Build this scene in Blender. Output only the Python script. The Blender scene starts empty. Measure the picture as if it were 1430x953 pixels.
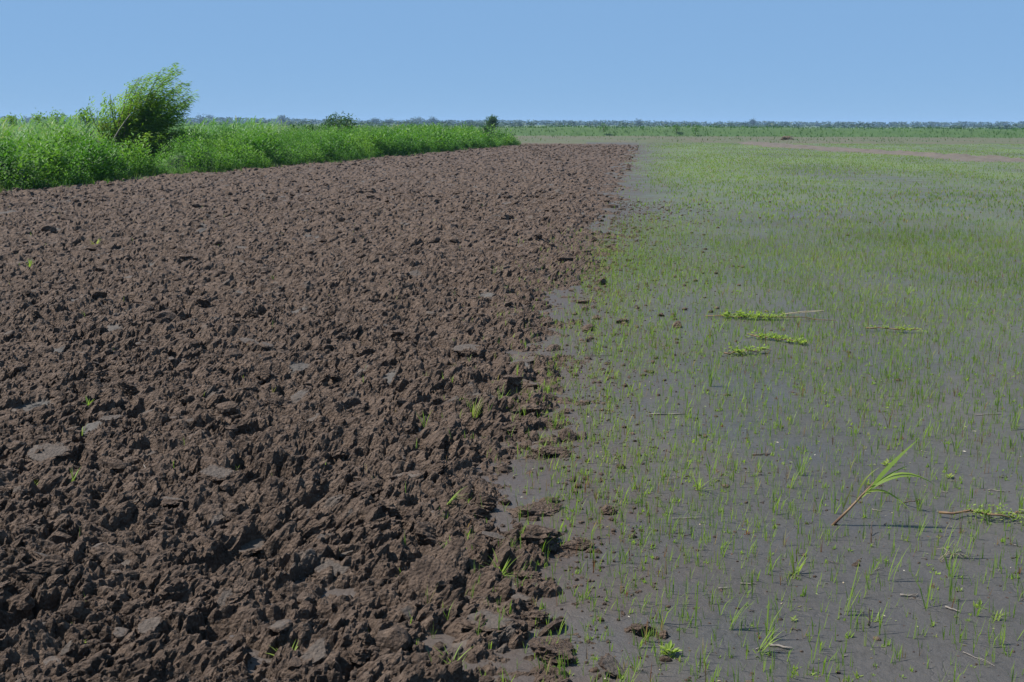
import bpy, bmesh, math, random
import numpy as np
from mathutils import Matrix, Vector

random.seed(7)
rng = np.random.default_rng(7)
R = math.radians
sc = bpy.context.scene
COL = sc.collection

# ------------------------------------------------------------------ camera
CAM_H, FOC, PITCH, ROLL = 1.6, 40.0, 10.83, 0.27
cam = bpy.data.cameras.new('camera')
cam.lens = FOC; cam.sensor_width = 36.0; cam.clip_start = 0.05; cam.clip_end = 8000
cam_o = bpy.data.objects.new('camera', cam); COL.objects.link(cam_o)
CM = Matrix.Translation((0, 0, CAM_H)) @ Matrix.Rotation(R(90 - PITCH), 4, 'X') @ Matrix.Rotation(R(ROLL), 4, 'Z')
cam_o.matrix_world = CM
sc.camera = cam_o

# ------------------------------------------------------------------ sky, sun, exposure
SUN_EL, SUN_AZ = 57.0, -90.0          # azimuth measured clockwise from straight ahead (+Y)
w = bpy.data.worlds.new('World'); sc.world = w; w.use_nodes = True
nt = w.node_tree; nt.nodes.clear()
sky = nt.nodes.new('ShaderNodeTexSky'); sky.sky_type = 'NISHITA'; sky.sun_disc = False
sky.sun_elevation = R(SUN_EL); sky.sun_rotation = R(SUN_AZ)
sky.altitude = 3000; sky.air_density = 0.8; sky.dust_density = 0.0; sky.ozone_density = 6.0
bg = nt.nodes.new('ShaderNodeBackground'); bg.inputs['Strength'].default_value = 0.0605
wo = nt.nodes.new('ShaderNodeOutputWorld')
mixs = nt.nodes.new('ShaderNodeMix'); mixs.data_type = 'RGBA'; mixs.inputs[0].default_value = 0.85   # even blue summer haze veiling the clear-air gradient
mixs.inputs[7].default_value = (2.24, 4.14, 6.90, 1)
nt.links.new(sky.outputs[0], mixs.inputs[6]); nt.links.new(mixs.outputs[2], bg.inputs['Color']); nt.links.new(bg.outputs[0], wo.inputs['Surface'])

sun = bpy.data.lights.new('sun', 'SUN'); sun.energy = 5.0; sun.angle = R(0.53); sun.color = (1.0, 0.95, 0.88)
sun_o = bpy.data.objects.new('sun', sun); COL.objects.link(sun_o)
sd = Vector((math.sin(R(SUN_AZ)) * math.cos(R(SUN_EL)), math.cos(R(SUN_AZ)) * math.cos(R(SUN_EL)), math.sin(R(SUN_EL))))
sun_o.rotation_euler = sd.to_track_quat('Z', 'Y').to_euler(); sun_o.location = sd * 50

sc.view_settings.view_transform = 'Standard'; sc.view_settings.look = 'None'
sc.view_settings.exposure = 0.8; sc.view_settings.gamma = 1.0
sc.render.engine = 'CYCLES'
sc.cycles.max_bounces = 5; sc.cycles.diffuse_bounces = 3; sc.cycles.glossy_bounces = 1
sc.cycles.transmission_bounces = 3; sc.cycles.transparent_max_bounces = 4; sc.cycles.volume_bounces = 0
sc.cycles.use_denoising = True

# ------------------------------------------------------------------ helpers
_F = 1430 * FOC / 36.0
_R3 = np.array(CM.to_3x3())
def G(px, py, z=0.0):
    """ground point seen at photo pixel (used to survey positions)"""
    d = _R3 @ np.array([(px - 715) / _F, -(py - 476.5) / _F, -1.0])
    t = (z - CAM_H) / d[2]
    return np.array([d[0] * t, d[1] * t, z])
def at(px, py, Y):
    """point at distance Y seen at photo pixel"""
    d = _R3 @ np.array([(px - 715) / _F, -(py - 476.5) / _F, -1.0])
    t = Y / d[1]
    return np.array([d[0] * t, Y, CAM_H + d[2] * t])
def ppm(p):
    """photo pixels per metre at point p"""
    d = _R3.T @ (np.asarray(p, float) - np.array([0, 0, CAM_H]))
    return _F / -d[2]

U32 = np.uint32
def h32(ix, iy, seed):
    with np.errstate(over='ignore'):
        h = ix.astype(np.int64).astype(U32) * U32(374761393) + iy.astype(np.int64).astype(U32) * U32(668265263) + U32((seed * 2246822519 + 3266489917) & 0xffffffff)
        h = (h ^ (h >> U32(13))) * U32(1274126177)
        h = (h ^ (h >> U32(15))) * U32(2654435761)
        return h ^ (h >> U32(16))
def h01(ix, iy, seed):
    return h32(ix, iy, seed).astype(np.float64) / 4294967296.0
def vn(x, y, seed=0):
    xi = np.floor(x); yi = np.floor(y); fx = x - xi; fy = y - yi
    fx = fx * fx * (3 - 2 * fx); fy = fy * fy * (3 - 2 * fy)
    a = h01(xi, yi, seed); b = h01(xi + 1, yi, seed); c = h01(xi, yi + 1, seed); d = h01(xi + 1, yi + 1, seed)
    return (a + (b - a) * fx) * (1 - fy) + (c + (d - c) * fx) * fy - 0.5
def fbm(x, y, seed=0, oct=4, gain=0.5):
    s = np.zeros_like(x, dtype=float); a = 1.0; f = 1.0
    for o in range(oct):
        s += a * vn(x * f + 17.3 * o, y * f - 9.1 * o, seed + o); a *= gain; f *= 2.03
    return s
def sstep(a, b, x):
    t = np.clip((x - a) / (b - a), 0, 1); return t * t * (3 - 2 * t)

def mesh_np(name, V, F, attrs=None, smooth=True):
    V = np.asarray(V, np.float32); F = np.asarray(F, np.int32); k = F.shape[1]; n = len(F)
    m = bpy.data.meshes.new(name)
    m.vertices.add(len(V)); m.vertices.foreach_set('co', V.ravel())
    m.loops.add(n * k); m.loops.foreach_set('vertex_index', F.ravel())
    m.polygons.add(n); m.polygons.foreach_set('loop_start', np.arange(0, n * k, k, dtype=np.int32))
    m.polygons.foreach_set('use_smooth', np.full(n, smooth, dtype=bool))
    for an, av in (attrs or {}).items():
        a = m.attributes.new(an, 'FLOAT', 'POINT'); a.data.foreach_set('value', np.asarray(av, np.float32))
    m.update(calc_edges=True)
    return m
def obj(name, mesh, mat, parent=None, loc=None):
    if mat is not None and not mesh.materials: mesh.materials.append(mat)
    o = bpy.data.objects.new(name, mesh); COL.objects.link(o)
    if parent is not None: o.parent = parent
    if loc is not None: o.location = tuple(float(c) for c in loc)
    return o
def tag(o, label=None, cat=None, group=None, kind=None):
    if label: o['label'] = label
    if cat: o['category'] = cat
    if group: o['group'] = group
    if kind: o['kind'] = kind
    return o
def thing(name, label, cat, loc, group=None):
    o = bpy.data.objects.new(name, None); COL.objects.link(o); o.empty_display_size = 0.1
    o.location = tuple(float(c) for c in loc)
    return tag(o, label, cat, group)

def scatter(variants, pos, rot, scale, tint=None, idx=None, tilt=None, az=None):
    """join transformed copies of (V,F,t) variants into arrays"""
    n = len(pos); idx = rng.integers(0, len(variants), n) if idx is None else idx
    tint = np.zeros(n) if tint is None else tint
    scale = np.asarray(scale, float)
    if scale.ndim == 1: scale = np.repeat(scale[:, None], 3, 1)
    VV, FF, TT, off = [], [], [], 0
    for k, (V, F, t) in enumerate(variants):
        s = np.nonzero(idx == k)[0]
        if not len(s): continue
        P = V[None] * scale[s][:, None, :]
        if tilt is not None:      # rotate about x by tilt first
            c = np.cos(tilt[s])[:, None]; q = np.sin(tilt[s])[:, None]
            y = P[..., 1] * c - P[..., 2] * q; z = P[..., 1] * q + P[..., 2] * c
            P = np.stack([P[..., 0], y, z], -1)
        c = np.cos(rot[s])[:, None]; q = np.sin(rot[s])[:, None]
        P = np.stack([P[..., 0] * c - P[..., 1] * q, P[..., 0] * q + P[..., 1] * c, P[..., 2]], -1) + pos[s][:, None, :]
        nv = len(V)
        FF.append((F[None] + (np.arange(len(s)) * nv + off)[:, None, None]).reshape(-1, F.shape[1]))
        VV.append(P.reshape(-1, 3)); TT.append((t[None] + tint[s][:, None]).ravel()); off += nv * len(s)
    return np.concatenate(VV), np.concatenate(FF), np.concatenate(TT)

# ------------------------------------------------------------------ materials
def mat(name):
    m = bpy.data.materials.new(name); m.use_nodes = True
    n = m.node_tree.nodes; l = m.node_tree.links
    return m, n, l, n['Principled BSDF'], n['Material Output']
def node(n, t, **kw):
    o = n.new(t)
    for k, v in kw.items():
        if k in o.inputs: o.inputs[k].default_value = v
        else: setattr(o, k, v)
    return o
def ramp(n, l, fac, stops):
    r = n.new('ShaderNodeValToRGB'); e = r.color_ramp.elements
    while len(e) < len(stops): e.new(0.5)
    for i, (p, c) in enumerate(stops): e[i].position = p; e[i].color = (*c, 1)
    l.new(fac, r.inputs[0]); return r.outputs[0]
def mixc(n, l, fac, a, b, mode='MIX'):
    m = n.new('ShaderNodeMix'); m.data_type = 'RGBA'; m.blend_type = mode
    for sock, v in ((m.inputs[0], fac), (m.inputs[6], a), (m.inputs[7], b)):
        if hasattr(v, 'is_output'): l.new(v, sock)
        elif isinstance(v, tuple): sock.default_value = (*v, 1)
        else: sock.default_value = v
    return m.outputs[2]
def pos_noise(n, l, scale, detail=4, rough=0.6, vec=None, stretch=None):
    if vec is None:
        g = n.new('ShaderNodeNewGeometry'); vec = g.outputs['Position']
    if stretch:
        mp = n.new('ShaderNodeMapping'); mp.inputs['Scale'].default_value = stretch; l.new(vec, mp.inputs[0]); vec = mp.outputs[0]
    t = node(n, 'ShaderNodeTexNoise', Scale=scale, Detail=detail, Roughness=rough); l.new(vec, t.inputs['Vector'])
    return t.outputs['Fac']
def attr(n, name):
    a = n.new('ShaderNodeAttribute'); a.attribute_name = name; return a.outputs['Fac']

def node_scale(n, l, sock, k):
    o = node(n, 'ShaderNodeMath', operation='MULTIPLY'); l.new(sock, o.inputs[0]); o.inputs[1].default_value = k; return o.outputs[0]
def soil_material(name, objspace=False):
    m, n, l, p, out = mat(name)
    vec = None
    if objspace:
        tc = n.new('ShaderNodeTexCoord'); vec = tc.outputs['Object']
    a = pos_noise(n, l, 9, 5, 0.65, vec); b = pos_noise(n, l, 70, 5, 0.7, vec)
    c1 = ramp(n, l, a, [(0.25, (0.0640, 0.0430, 0.0310)), (0.5, (0.0970, 0.0680, 0.0500)), (0.78, (0.1400, 0.1020, 0.0770))])
    c2 = ramp(n, l, b, [(0.3, (0.55, 0.52, 0.50)), (0.6, (1.0, 1.0, 1.0)), (0.8, (1.25, 1.22, 1.2))])
    c = mixc(n, l, 1.0, c1, c2, 'MULTIPLY')
    c3 = ramp(n, l, pos_noise(n, l, 24, 3, 0.6, vec), [(0.32, (0.62, 0.60, 0.58)), (0.5, (1, 1, 1)), (0.68, (1.28, 1.27, 1.25))])
    c = mixc(n, l, 1.0, c, c3, 'MULTIPLY')
    g = attr(n, 'grey')
    gr = ramp(n, l, pos_noise(n, l, 22, 4, 0.6, vec), [(0.3, (0.0476, 0.0443, 0.0402)), (0.7, (0.0787, 0.0738, 0.0681))])
    c = mixc(n, l, g, c, gr)
    l.new(c, p.inputs['Base Color'])
    p.inputs['Roughness'].default_value = 0.85; p.inputs['Specular IOR Level'].default_value = 0.25
    bn0 = pos_noise(n, l, 110, 6, 0.72, vec)
    vo = node(n, 'ShaderNodeTexVoronoi', Scale=75.0); vo.inputs['Randomness'].default_value = 1.0
    if vec is None: gg = n.new('ShaderNodeNewGeometry'); l.new(gg.outputs['Position'], vo.inputs['Vector'])
    else: l.new(vec, vo.inputs['Vector'])
    ad = node(n, 'ShaderNodeMath', operation='SUBTRACT'); l.new(bn0, ad.inputs[0]); l.new(node_scale(n, l, vo.outputs['Distance'], .8), ad.inputs[1]); bn = ad.outputs[0]
    inv = node(n, 'ShaderNodeMath', operation='MULTIPLY_ADD'); l.new(g, inv.inputs[0]); inv.inputs[1].default_value = -0.75; inv.inputs[2].default_value = 1.0
    bp = node(n, 'ShaderNodeBump', Distance=0.014); l.new(bn, bp.inputs['Height']); l.new(inv.outputs[0], bp.inputs['Strength'])
    l.new(bp.outputs[0], p.inputs['Normal'])
    return m
M_SOIL = soil_material('ploughed_soil')
M_CLOD = M_SOIL

def mud_material():
    m, n, l, p, out = mat('grey_mud')
    a = pos_noise(n, l, 0.5, 4, 0.6); b = pos_noise(n, l, 14, 6, 0.7)
    c1 = ramp(n, l, a, [(0.3, (0.038, 0.0345, 0.0345)), (0.7, (0.060, 0.0545, 0.0535))])
    c2 = ramp(n, l, b, [(0.25, (0.72, 0.70, 0.68)), (0.5, (1, 1, 1)), (0.85, (1.14, 1.13, 1.12))])
    c = mixc(n, l, 1.0, c1, c2, 'MULTIPLY')
    # thin algae / seedling film, patchy, and brown silt specks
    f = ramp(n, l, pos_noise(n, l, 45, 3, 0.7), [(0.60, (0, 0, 0)), (0.72, (1, 1, 1))])
    c = mixc(n, l, node_scale(n, l, f, 0.45), c, (0.075, 0.062, 0.042))
    # seedling cover too small to build beyond a few tens of metres
    gp = n.new('ShaderNodeNewGeometry'); sx = n.new('ShaderNodeSeparateXYZ'); l.new(gp.outputs['Position'], sx.inputs[0])
    mr = node(n, 'ShaderNodeMapRange'); l.new(sx.outputs['Y'], mr.inputs[0]); mr.inputs[1].default_value = 4; mr.inputs[2].default_value = 45; mr.inputs[3].default_value = 0.04; mr.inputs[4].default_value = 0.8
    pn = ramp(n, l, pos_noise(n, l, 0.22, 4, 0.6, stretch=(1, .4, 1)), [(0.32, (.25, .25, .25)), (0.62, (1, 1, 1))])
    mm = node(n, 'ShaderNodeMath', operation='MULTIPLY'); l.new(mr.outputs[0], mm.inputs[0]); l.new(pn, mm.inputs[1])
    c = mixc(n, l, mm.outputs[0], c, (0.100, 0.135, 0.036))
    c = mixc(n, l, attr(n, 'soil'), c, (0.054, 0.041, 0.034))
    l.new(c, p.inputs['Base Color'])
    p.inputs['Roughness'].default_value = 0.62; p.inputs['Specular IOR Level'].default_value = 0.35
    rr_ = ramp(n, l, pos_noise(n, l, 1.1, 4, 0.6), [(0.35, (.46, .46, .46)), (0.65, (.74, .74, .74))]); l.new(rr_, p.inputs['Roughness'])
    b1 = node(n, 'ShaderNodeBump', Strength=0.75, Distance=0.012); l.new(pos_noise(n, l, 35, 5, 0.65), b1.inputs['Height'])
    vo = node(n, 'ShaderNodeTexVoronoi', Scale=3.2, feature='DISTANCE_TO_EDGE')
    g = n.new('ShaderNodeNewGeometry')
    ns = node(n, 'ShaderNodeTexNoise', Scale=6.0, Detail=4.0)
    l.new(g.outputs['Position'], ns.inputs['Vector'])
    mx = node(n, 'ShaderNodeMix', data_type='RGBA'); mx.inputs[0].default_value = 0.25
    l.new(g.outputs['Position'], mx.inputs[6]); l.new(ns.outputs['Color'], mx.inputs[7]); l.new(mx.outputs[2], vo.inputs['Vector'])
    cr = ramp(n, l, vo.outputs['Distance'], [(0.0, (0, 0, 0)), (0.02, (1, 1, 1))])
    b2 = node(n, 'ShaderNodeBump', Strength=0.35, Distance=0.006); l.new(cr, b2.inputs['Height']); l.new(b1.outputs[0], b2.inputs['Normal'])
    l.new(b2.outputs[0], p.inputs['Normal'])
    return m
M_MUD = mud_material()

def leaf_material(name, stops, trans=0.35, rough=0.55):
    """stops: colours along the per-leaf 'tint' attribute 0..1"""
    m, n, l, p, out = mat(name)
    c = ramp(n, l, attr(n, 'tint'), stops)
    l.new(c, p.inputs['Base Color']); p.inputs['Roughness'].default_value = rough; p.inputs['Specular IOR Level'].default_value = 0.3
    t = n.new('ShaderNodeBsdfTranslucent'); l.new(mixc(n, l, 1.0, c, (1.15, 1.2, 0.6), 'MULTIPLY'), t.inputs['Color'])
    mx = n.new('ShaderNodeMixShader'); mx.inputs[0].default_value = trans
    l.new(p.outputs[0], mx.inputs[1]); l.new(t.outputs[0], mx.inputs[2]); l.new(mx.outputs[0], out.inputs['Surface'])
    return m
M_SEED = leaf_material('seedling_green', [(0.0, (0.0978, 0.1610, 0.0264)), (0.35, (0.1633, 0.2530, 0.0460)), (0.6, (0.2242, 0.3220, 0.0633)), (0.8, (0.2691, 0.3229, 0.0897)), (0.93, (0.2960, 0.2422, 0.1256)), (1.0, (0.1525, 0.0673, 0.0404))], 0.58)
M_WEED = leaf_material('weed_leaf', [(0.0, (0.0234, 0.0780, 0.0094)), (0.5, (0.0585, 0.1677, 0.0187)), (1.0, (0.1248, 0.2496, 0.0351))], 0.42)
M_REED = leaf_material('reed_leaf', [(0.0, (0.0451, 0.1312, 0.0369)), (0.5, (0.0943, 0.2132, 0.0697)), (0.85, (0.1804, 0.2952, 0.1312)), (1.0, (0.2788, 0.2460, 0.1394))], 0.4, 0.45)
M_WILLOW = leaf_material('willow_leaf', [(0.0, (0.0712, 0.1425, 0.0171)), (0.5, (0.1472, 0.2707, 0.0323)), (0.85, (0.2232, 0.3515, 0.0522)), (1.0, (0.3040, 0.2185, 0.0475))], 0.62)
M_DARKLEAF = leaf_material('bush_leaf', [(0.0, (0.0213, 0.0638, 0.0170)), (0.6, (0.0467, 0.1148, 0.0298)), (1.0, (0.0935, 0.1700, 0.0510))], 0.3)
M_FARLEAF = leaf_material('wood_leaf', [(0.0, (0.0187, 0.0425, 0.0187)), (1.0, (0.0467, 0.0808, 0.0340))], 0.15)
M_DRY = leaf_material('verge_grass', [(0.0, (0.0432, 0.1152, 0.0158)), (0.45, (0.0792, 0.1692, 0.0324)), (0.75, (0.1296, 0.1728, 0.0576)), (1.0, (0.1584, 0.1296, 0.0720))], 0.42)

def plain(name, c0, c1, scale=20, rough=0.85, bump=0.004, stretch=None, detail=5):
    m, n, l, p, out = mat(name)
    t = pos_noise(n, l, scale, detail, 0.65, stretch=stretch)
    l.new(ramp(n, l, t, [(0.3, c0), (0.7, c1)]), p.inputs['Base Color']); p.inputs['Roughness'].default_value = rough
    if bump:
        b = node(n, 'ShaderNodeBump', Strength=0.6, Distance=bump); l.new(t, b.inputs['Height']); l.new(b.outputs[0], p.inputs['Normal'])
    return m
M_BARK = plain('bark', (0.0850, 0.0595, 0.0382), (0.2040, 0.1530, 0.1062), 30, 0.9, 0.01, (1, 1, 0.3))
M_TWIGP = plain('pale_twig', (0.105, 0.090, 0.076), (0.19, 0.168, 0.146), 60, 0.85, 0.001)
M_TWIGD = plain('dark_twig', (0.030, 0.022, 0.018), (0.075, 0.055, 0.045), 60, 0.8, 0.001)
M_BANK = plain('weedy_bank', (0.0240, 0.0560, 0.0112), (0.0520, 0.1000, 0.0224), 6, 0.95, 0.03)
M_PLAIN = plain('grassy_plain', (0.0413, 0.0788, 0.0225), (0.0863, 0.1162, 0.0413), 0.08, 0.95, 0.0)
M_TRACK = plain('bare_track', (0.060, 0.050, 0.040), (0.105, 0.086, 0.068), 1.2, 0.95, 0.03)
M_STALK = plain('reddish_stalk', (0.0935, 0.0467, 0.0298), (0.1700, 0.1105, 0.0510), 40, 0.7, 0.001)
M_STRAW = plain('dry_straw', (0.1800, 0.1500, 0.0975), (0.2850, 0.2475, 0.1725), 40, 0.8, 0.001)

M_BANK2 = plain('green_bank', (0.026, 0.060, 0.015), (0.045, 0.088, 0.022), 1.2, 0.95, 0.0)
def verge_material():
    m, n, l, p, out = mat('field_verge')
    c = ramp(n, l, pos_noise(n, l, 0.35, 6, 0.7, stretch=(0.35, 1.0, 1.0)), [(0.30, (0.0372, 0.0608, 0.0186)), (0.48, (0.0558, 0.0651, 0.0260)), (0.60, (0.0744, 0.0583, 0.0384)), (0.8, (0.0837, 0.0670, 0.0496))])
    l.new(c, p.inputs['Base Color']); p.inputs['Roughness'].default_value = 0.95
    return m
M_VERGE = verge_material()

# ------------------------------------------------------------------ setting: layout lines (metres, survey of the ground)
_E = np.array([G(*p)[:2] for p in [(885, 213), (872, 245), (858, 285), (842, 330), (825, 385), (800, 450), (785, 510), (782, 580), (768, 650), (762, 700), (785, 760), (765, 830), (775, 890), (800, 945)]])[::-1]
_EY = np.concatenate([[1.0, 2.4], _E[:, 1], [100.0]]); _EX = np.concatenate([[.12, .18], _E[:, 0], [_E[-1, 0] + .117 * (100 - _E[-1, 1])]])
def edge_x(Y):      # boundary between ploughed soil and flooded mud
    return np.interp(Y, _EY, _EX)
def hedge_x(Y):     # foot of the weedy bank on the left
    return -11.3 + 0.195 * (Y - 25) - 0.55 * np.exp(-((Y - 34) / 7.0) ** 2) + 0.25 * np.sin(Y * 0.7) + 0.12 * np.sin(Y * 2.1)
FIELD_END = 93.0

# far ground, one sheet to the horizon
def grid_sheet(name, xs, ys, zf, m, attrs=None):
    X, Y = np.meshgrid(xs, ys); Z = zf(X, Y)
    nx, ny = len(xs), len(ys)
    i = np.arange((ny - 1) * nx).reshape(ny - 1, nx)[:, :-1].ravel()
    F = np.stack([i, i + 1, i + nx + 1, i + nx], 1)
    return obj(name, mesh_np(name, np.stack([X.ravel(), Y.ravel(), Z.ravel()], 1), F), m)
tag(grid_sheet('ground', np.linspace(-2000, 2000, 21), np.linspace(-300, 2400, 15), lambda X, Y: np.full_like(X, -0.16), M_PLAIN), kind='structure')

# ---- ploughed field height
def plates(x, y, s, seed, jit=0.9):
    X = x / s; Y = y / s; xi = np.floor(X); yi = np.floor(Y)
    best = np.full(x.shape, -9.0); bid = np.zeros(x.shape); bq = np.zeros(x.shape)
    for di in (-1, 0, 1):
        for dj in (-1, 0, 1):
            cx = xi + di; cy = yi + dj
            a = h32(cx, cy, seed); b = h32(cx, cy, seed + 101)
            r = [((a >> U32(8 * k)) & U32(255)).astype(np.float32) / 255 for k in range(4)] + [((b >> U32(8 * k)) & U32(255)).astype(np.float32) / 255 for k in range(4)]
            dx = X - cx - 0.5 - (r[0] - 0.5) * jit; dy = Y - cy - 0.5 - (r[1] - 0.5) * jit
            ang = 0.55 + (r[2] - 0.5) * 2.2
            c = np.cos(ang); q = np.sin(ang)
            u = dx * c + dy * q; v = -dx * q + dy * c
            ra = 0.55 + 0.45 * r[3]; rb = 0.30 + 0.32 * r[4]
            uu = np.abs(u) / ra; vv = np.abs(v) / rb
            qn = np.maximum(np.maximum(uu, vv), (uu + vv) * (0.62 + 0.16 * r[5]))
            t = r[5] * 0.9 + (r[6] - 0.45) * 1.1 * u + (r[7] - 0.5) * 1.6 * v
            hh = t - 3.6 * np.maximum(0, qn - 1.0) - 0.18 * qn * qn
            up = hh > best
            best = np.where(up, hh, best); bid = np.where(up, r[2] * 0.37 + r[6] * 0.63, bid); bq = np.where(up, qn, bq)
    return best, bid, bq

PITS = []   # (x, y, radius, depth) deep dark gaps between clods
for px, py, r_, d_ in [(352, 652, .050, .10), (345, 683, .035, .08), (497, 712, .05, .08), (470, 835, .05, .08), (590, 575, .045, .09), (20, 885, .06, .10), (95, 770, .045, .08), (300, 885, .07, .07), (700, 740, .05, .06),
                       (410, 575, .05, .08), (540, 590, .05, .07), (55, 605, .05, .08), (120, 800, .04, .07), (385, 780, .05, .07), (640, 840, .045, .08), (615, 900, .05, .09), (250, 950, .06, .08), (640, 935, .04, .08), (60, 700, .04, .07)]:
    g = G(px, py); PITS.append((g[0], g[1], r_ * 1.1, d_ * 1.5))
def plough_h(x, y):
    wx = x + 0.035 * fbm(x * 14, y * 14, 5, 2); wy = y + 0.035 * fbm(x * 14 + 40, y * 14, 6, 2)
    b1, i1, q1 = plates(wx, wy, 0.175, 11); b2, i2, q2 = plates(wx, wy, 0.080, 23); b3, i3, q3 = plates(wx, wy, 0.038, 37, 1.0)
    big = fbm(x * 0.9, y * 0.9, 3, 3)
    patch = np.clip(0.75 + 0.9 * vn(x * 1.6, y * 1.6, 77), 0.35, 1.3)
    mix1 = np.clip(.62 + 1.5 * vn(x * 2.6 + 3, y * 2.0, 151) + .6 * vn(x * 6, y * 5, 152), .12, 1.35)
    mix2 = np.clip(.85 + 1.2 * vn(x * 5.3, y * 4.1, 153), .3, 1.4)
    flat = ((i1 > 0.90) & (q1 < 1.0)).astype(float)          # smooth sheared slab faces
    flat = flat * sstep(1.02, 0.90, q1) * sstep(-0.1, 0.08, b1)
    far_amp = 1 + 0.10 * sstep(8, 30, y)
    h = 0.052 * patch * mix1 * far_amp * b1 + (1 - 0.85 * flat) * (0.031 * mix2 * far_amp * b2 + 0.021 * b3) + 0.05 * big
    near = sstep(16, 8, y)
    b4, i4, q4 = plates(x + .006 * vn(x * 90, y * 90, 7), y + .006 * vn(x * 90, y * 90, 8), 0.019, 41, 1.0)
    h += (1 - 0.8 * flat) * (0.022 * fbm(wx * 18, wy * 18, 51, 3, 0.55) + (0.0105 * b4 + 0.014 * np.abs(fbm(x * 42, y * 42, 61, 3, 0.6))) * near)
    gapn = vn(x * 8.5 + y * 3.0, y * 6.0 - x * 2.0, 131) + .35 * vn(x * 24, y * 20, 133)
    h -= (1 - flat) * (0.055 * far_amp * sstep(.22, .40, gapn) + 0.022 * sstep(.20, .34, vn(x * 26 + y * 8, y * 19 - x * 6, 137)))
    for (a, b, r_, d_) in PITS:
        h = h - d_ * np.exp(-(((x - a) / r_) ** 2 + ((y - b) / (r_ * 1.2)) ** 2) ** 1.5)
    s = (x - edge_x(y)) + (0.34 * fbm(x * 2.2, y * 2.2, 91, 3) + .12 * fbm(x * 9, y * 9, 93, 2)) * (1 + y * 0.05)
    wgt = sstep(0.30 + 0.02 * y, -0.42 - 0.03 * y, s)
    grey2 = ((i2 > 0.92) & (q2 < 0.9)).astype(float) * 0.5
    hm = h + 0.035
    z = hm * (0.35 + 0.65 * wgt) - 0.060 * (1 - wgt)
    grey = np.clip(np.maximum(flat * 0.9, grey2), 0, 1)
    grey = grey * np.clip(0.35 + 1.3 * (vn(x * 2.2, y * 2.2, 19) + 0.5), 0, 1)
    return z, grey
def ground_z(x, y):
    x = np.atleast_1d(np.asarray(x, float)); y = np.atleast_1d(np.asarray(y, float))
    return np.maximum(plough_h(x, y)[0], mud_z(x, y))
def mud_z(x, y):
    return 0.010 * fbm(x * 1.3, y * 1.3, 201, 4) + 0.0035 * fbm(x * 16, y * 16, 205, 3)

def fan(u0, u1, du, y0, y1, dy0, ex, keep):
    ys = [y0]
    while ys[-1] < y1: ys.append(ys[-1] + dy0 * (ys[-1] / 3.0) ** ex)
    ys = np.array(ys); us = np.arange(u0, u1, du)
    Uu, Y = np.meshgrid(us, ys); X = Uu * (Y + 2.0)
    k = keep(X, Y); nx = len(us)
    q = (k[:-1, :-1] & k[1:, :-1] & k[:-1, 1:] & k[1:, 1:])
    i = (np.arange(len(ys) - 1)[:, None] * nx + np.arange(nx - 1)[None, :])[q]
    F = np.stack([i, i + 1, i + nx + 1, i + nx], 1)
    used, inv = np.unique(F, return_inverse=True)
    return X.ravel()[used], Y.ravel()[used], inv.reshape(F.shape)

x, y, F = fan(-0.60, 0.20, 0.00165, 2.1, FIELD_END, 0.0066, 1.29, lambda X, Y: (X < edge_x(Y) + 0.55 + 0.035 * Y) & (X > hedge_x(Y) - 1.2))
z, gr = plough_h(x, y)
far_end = sstep(FIELD_END, FIELD_END - 3, y + 1.5 * fbm(x * 0.3, y * 0.3, 5, 3))
z = z * far_end - 0.08 * (1 - far_end)
lean = np.clip(z - 0.01, 0, 0.12)
xx = x + lean * (0.35 + 0.9 * vn(x * 5, y * 5, 141)); yy = y - lean * (0.10 - 0.7 * vn(x * 5, y * 5, 142))
plough = tag(obj('ploughed_field', mesh_np('ploughed_field', np.stack([xx, yy, z], 1), F, {'grey': gr}, False), M_SOIL), kind='structure')

x, y, F = fan(-0.25, 0.72, 0.0060, 2.0, 101.0, 0.030, 1.3, lambda X, Y: (X > edge_x(Y) - 0.9 - 0.04 * Y))
film = sstep(.55 + .03 * y, -.15, x - edge_x(y) + (.5 * fbm(x * 3, y * 3, 211, 3) + .35 * fbm(x * 14, y * 14, 213, 2)) * (1 + .04 * y)) * .85
mud = tag(obj('mud_flat', mesh_np('mud_flat', np.stack([x, y, mud_z(x, y)], 1), F, {'soil': film}), M_MUD), kind='structure')

# ---- verge, bare track, embankment
ver = tag(grid_sheet('field_verge', np.arange(-60, 170, 2.0), np.arange(91.0, 153, 1.0), lambda X, Y: -0.012 + 0.10 * sstep(100, 104, Y + 1.2 * fbm(X * .2, Y * .2, 7, 3)) * (0.6 + fbm(X * .5, Y * .5, 8, 3)), M_VERGE), kind='structure')
def track_c(Y): return 22.3 - 0.035 * (Y - 53) + 0.6 * np.sin(Y * 0.13)
ty = np.arange(50, 101, 0.35); tu = np.linspace(-1, 1, 29)
TU, TY = np.meshgrid(tu, ty)
TX = track_c(TY) + TU * (2.0 + 1.8 * fbm(TY * .25 + 9 * (TU > 0), TU * 0, 3, 3))
TZ = 0.15 * (1 - TU ** 2) * (0.7 + 1.2 * fbm(TX * 2.5, TY * 2.5, 33, 4)) * sstep(50, 56, TY) - 0.012
i = (np.arange(len(ty) - 1)[:, None] * len(tu) + np.arange(len(tu) - 1)[None]).ravel()
tag(obj('bare_track', mesh_np('bare_track', np.stack([TX.ravel(), TY.ravel(), TZ.ravel()], 1), np.stack([i, i + 1, i + len(tu) + 1, i + len(tu)], 1)), M_TRACK), kind='structure')
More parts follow.
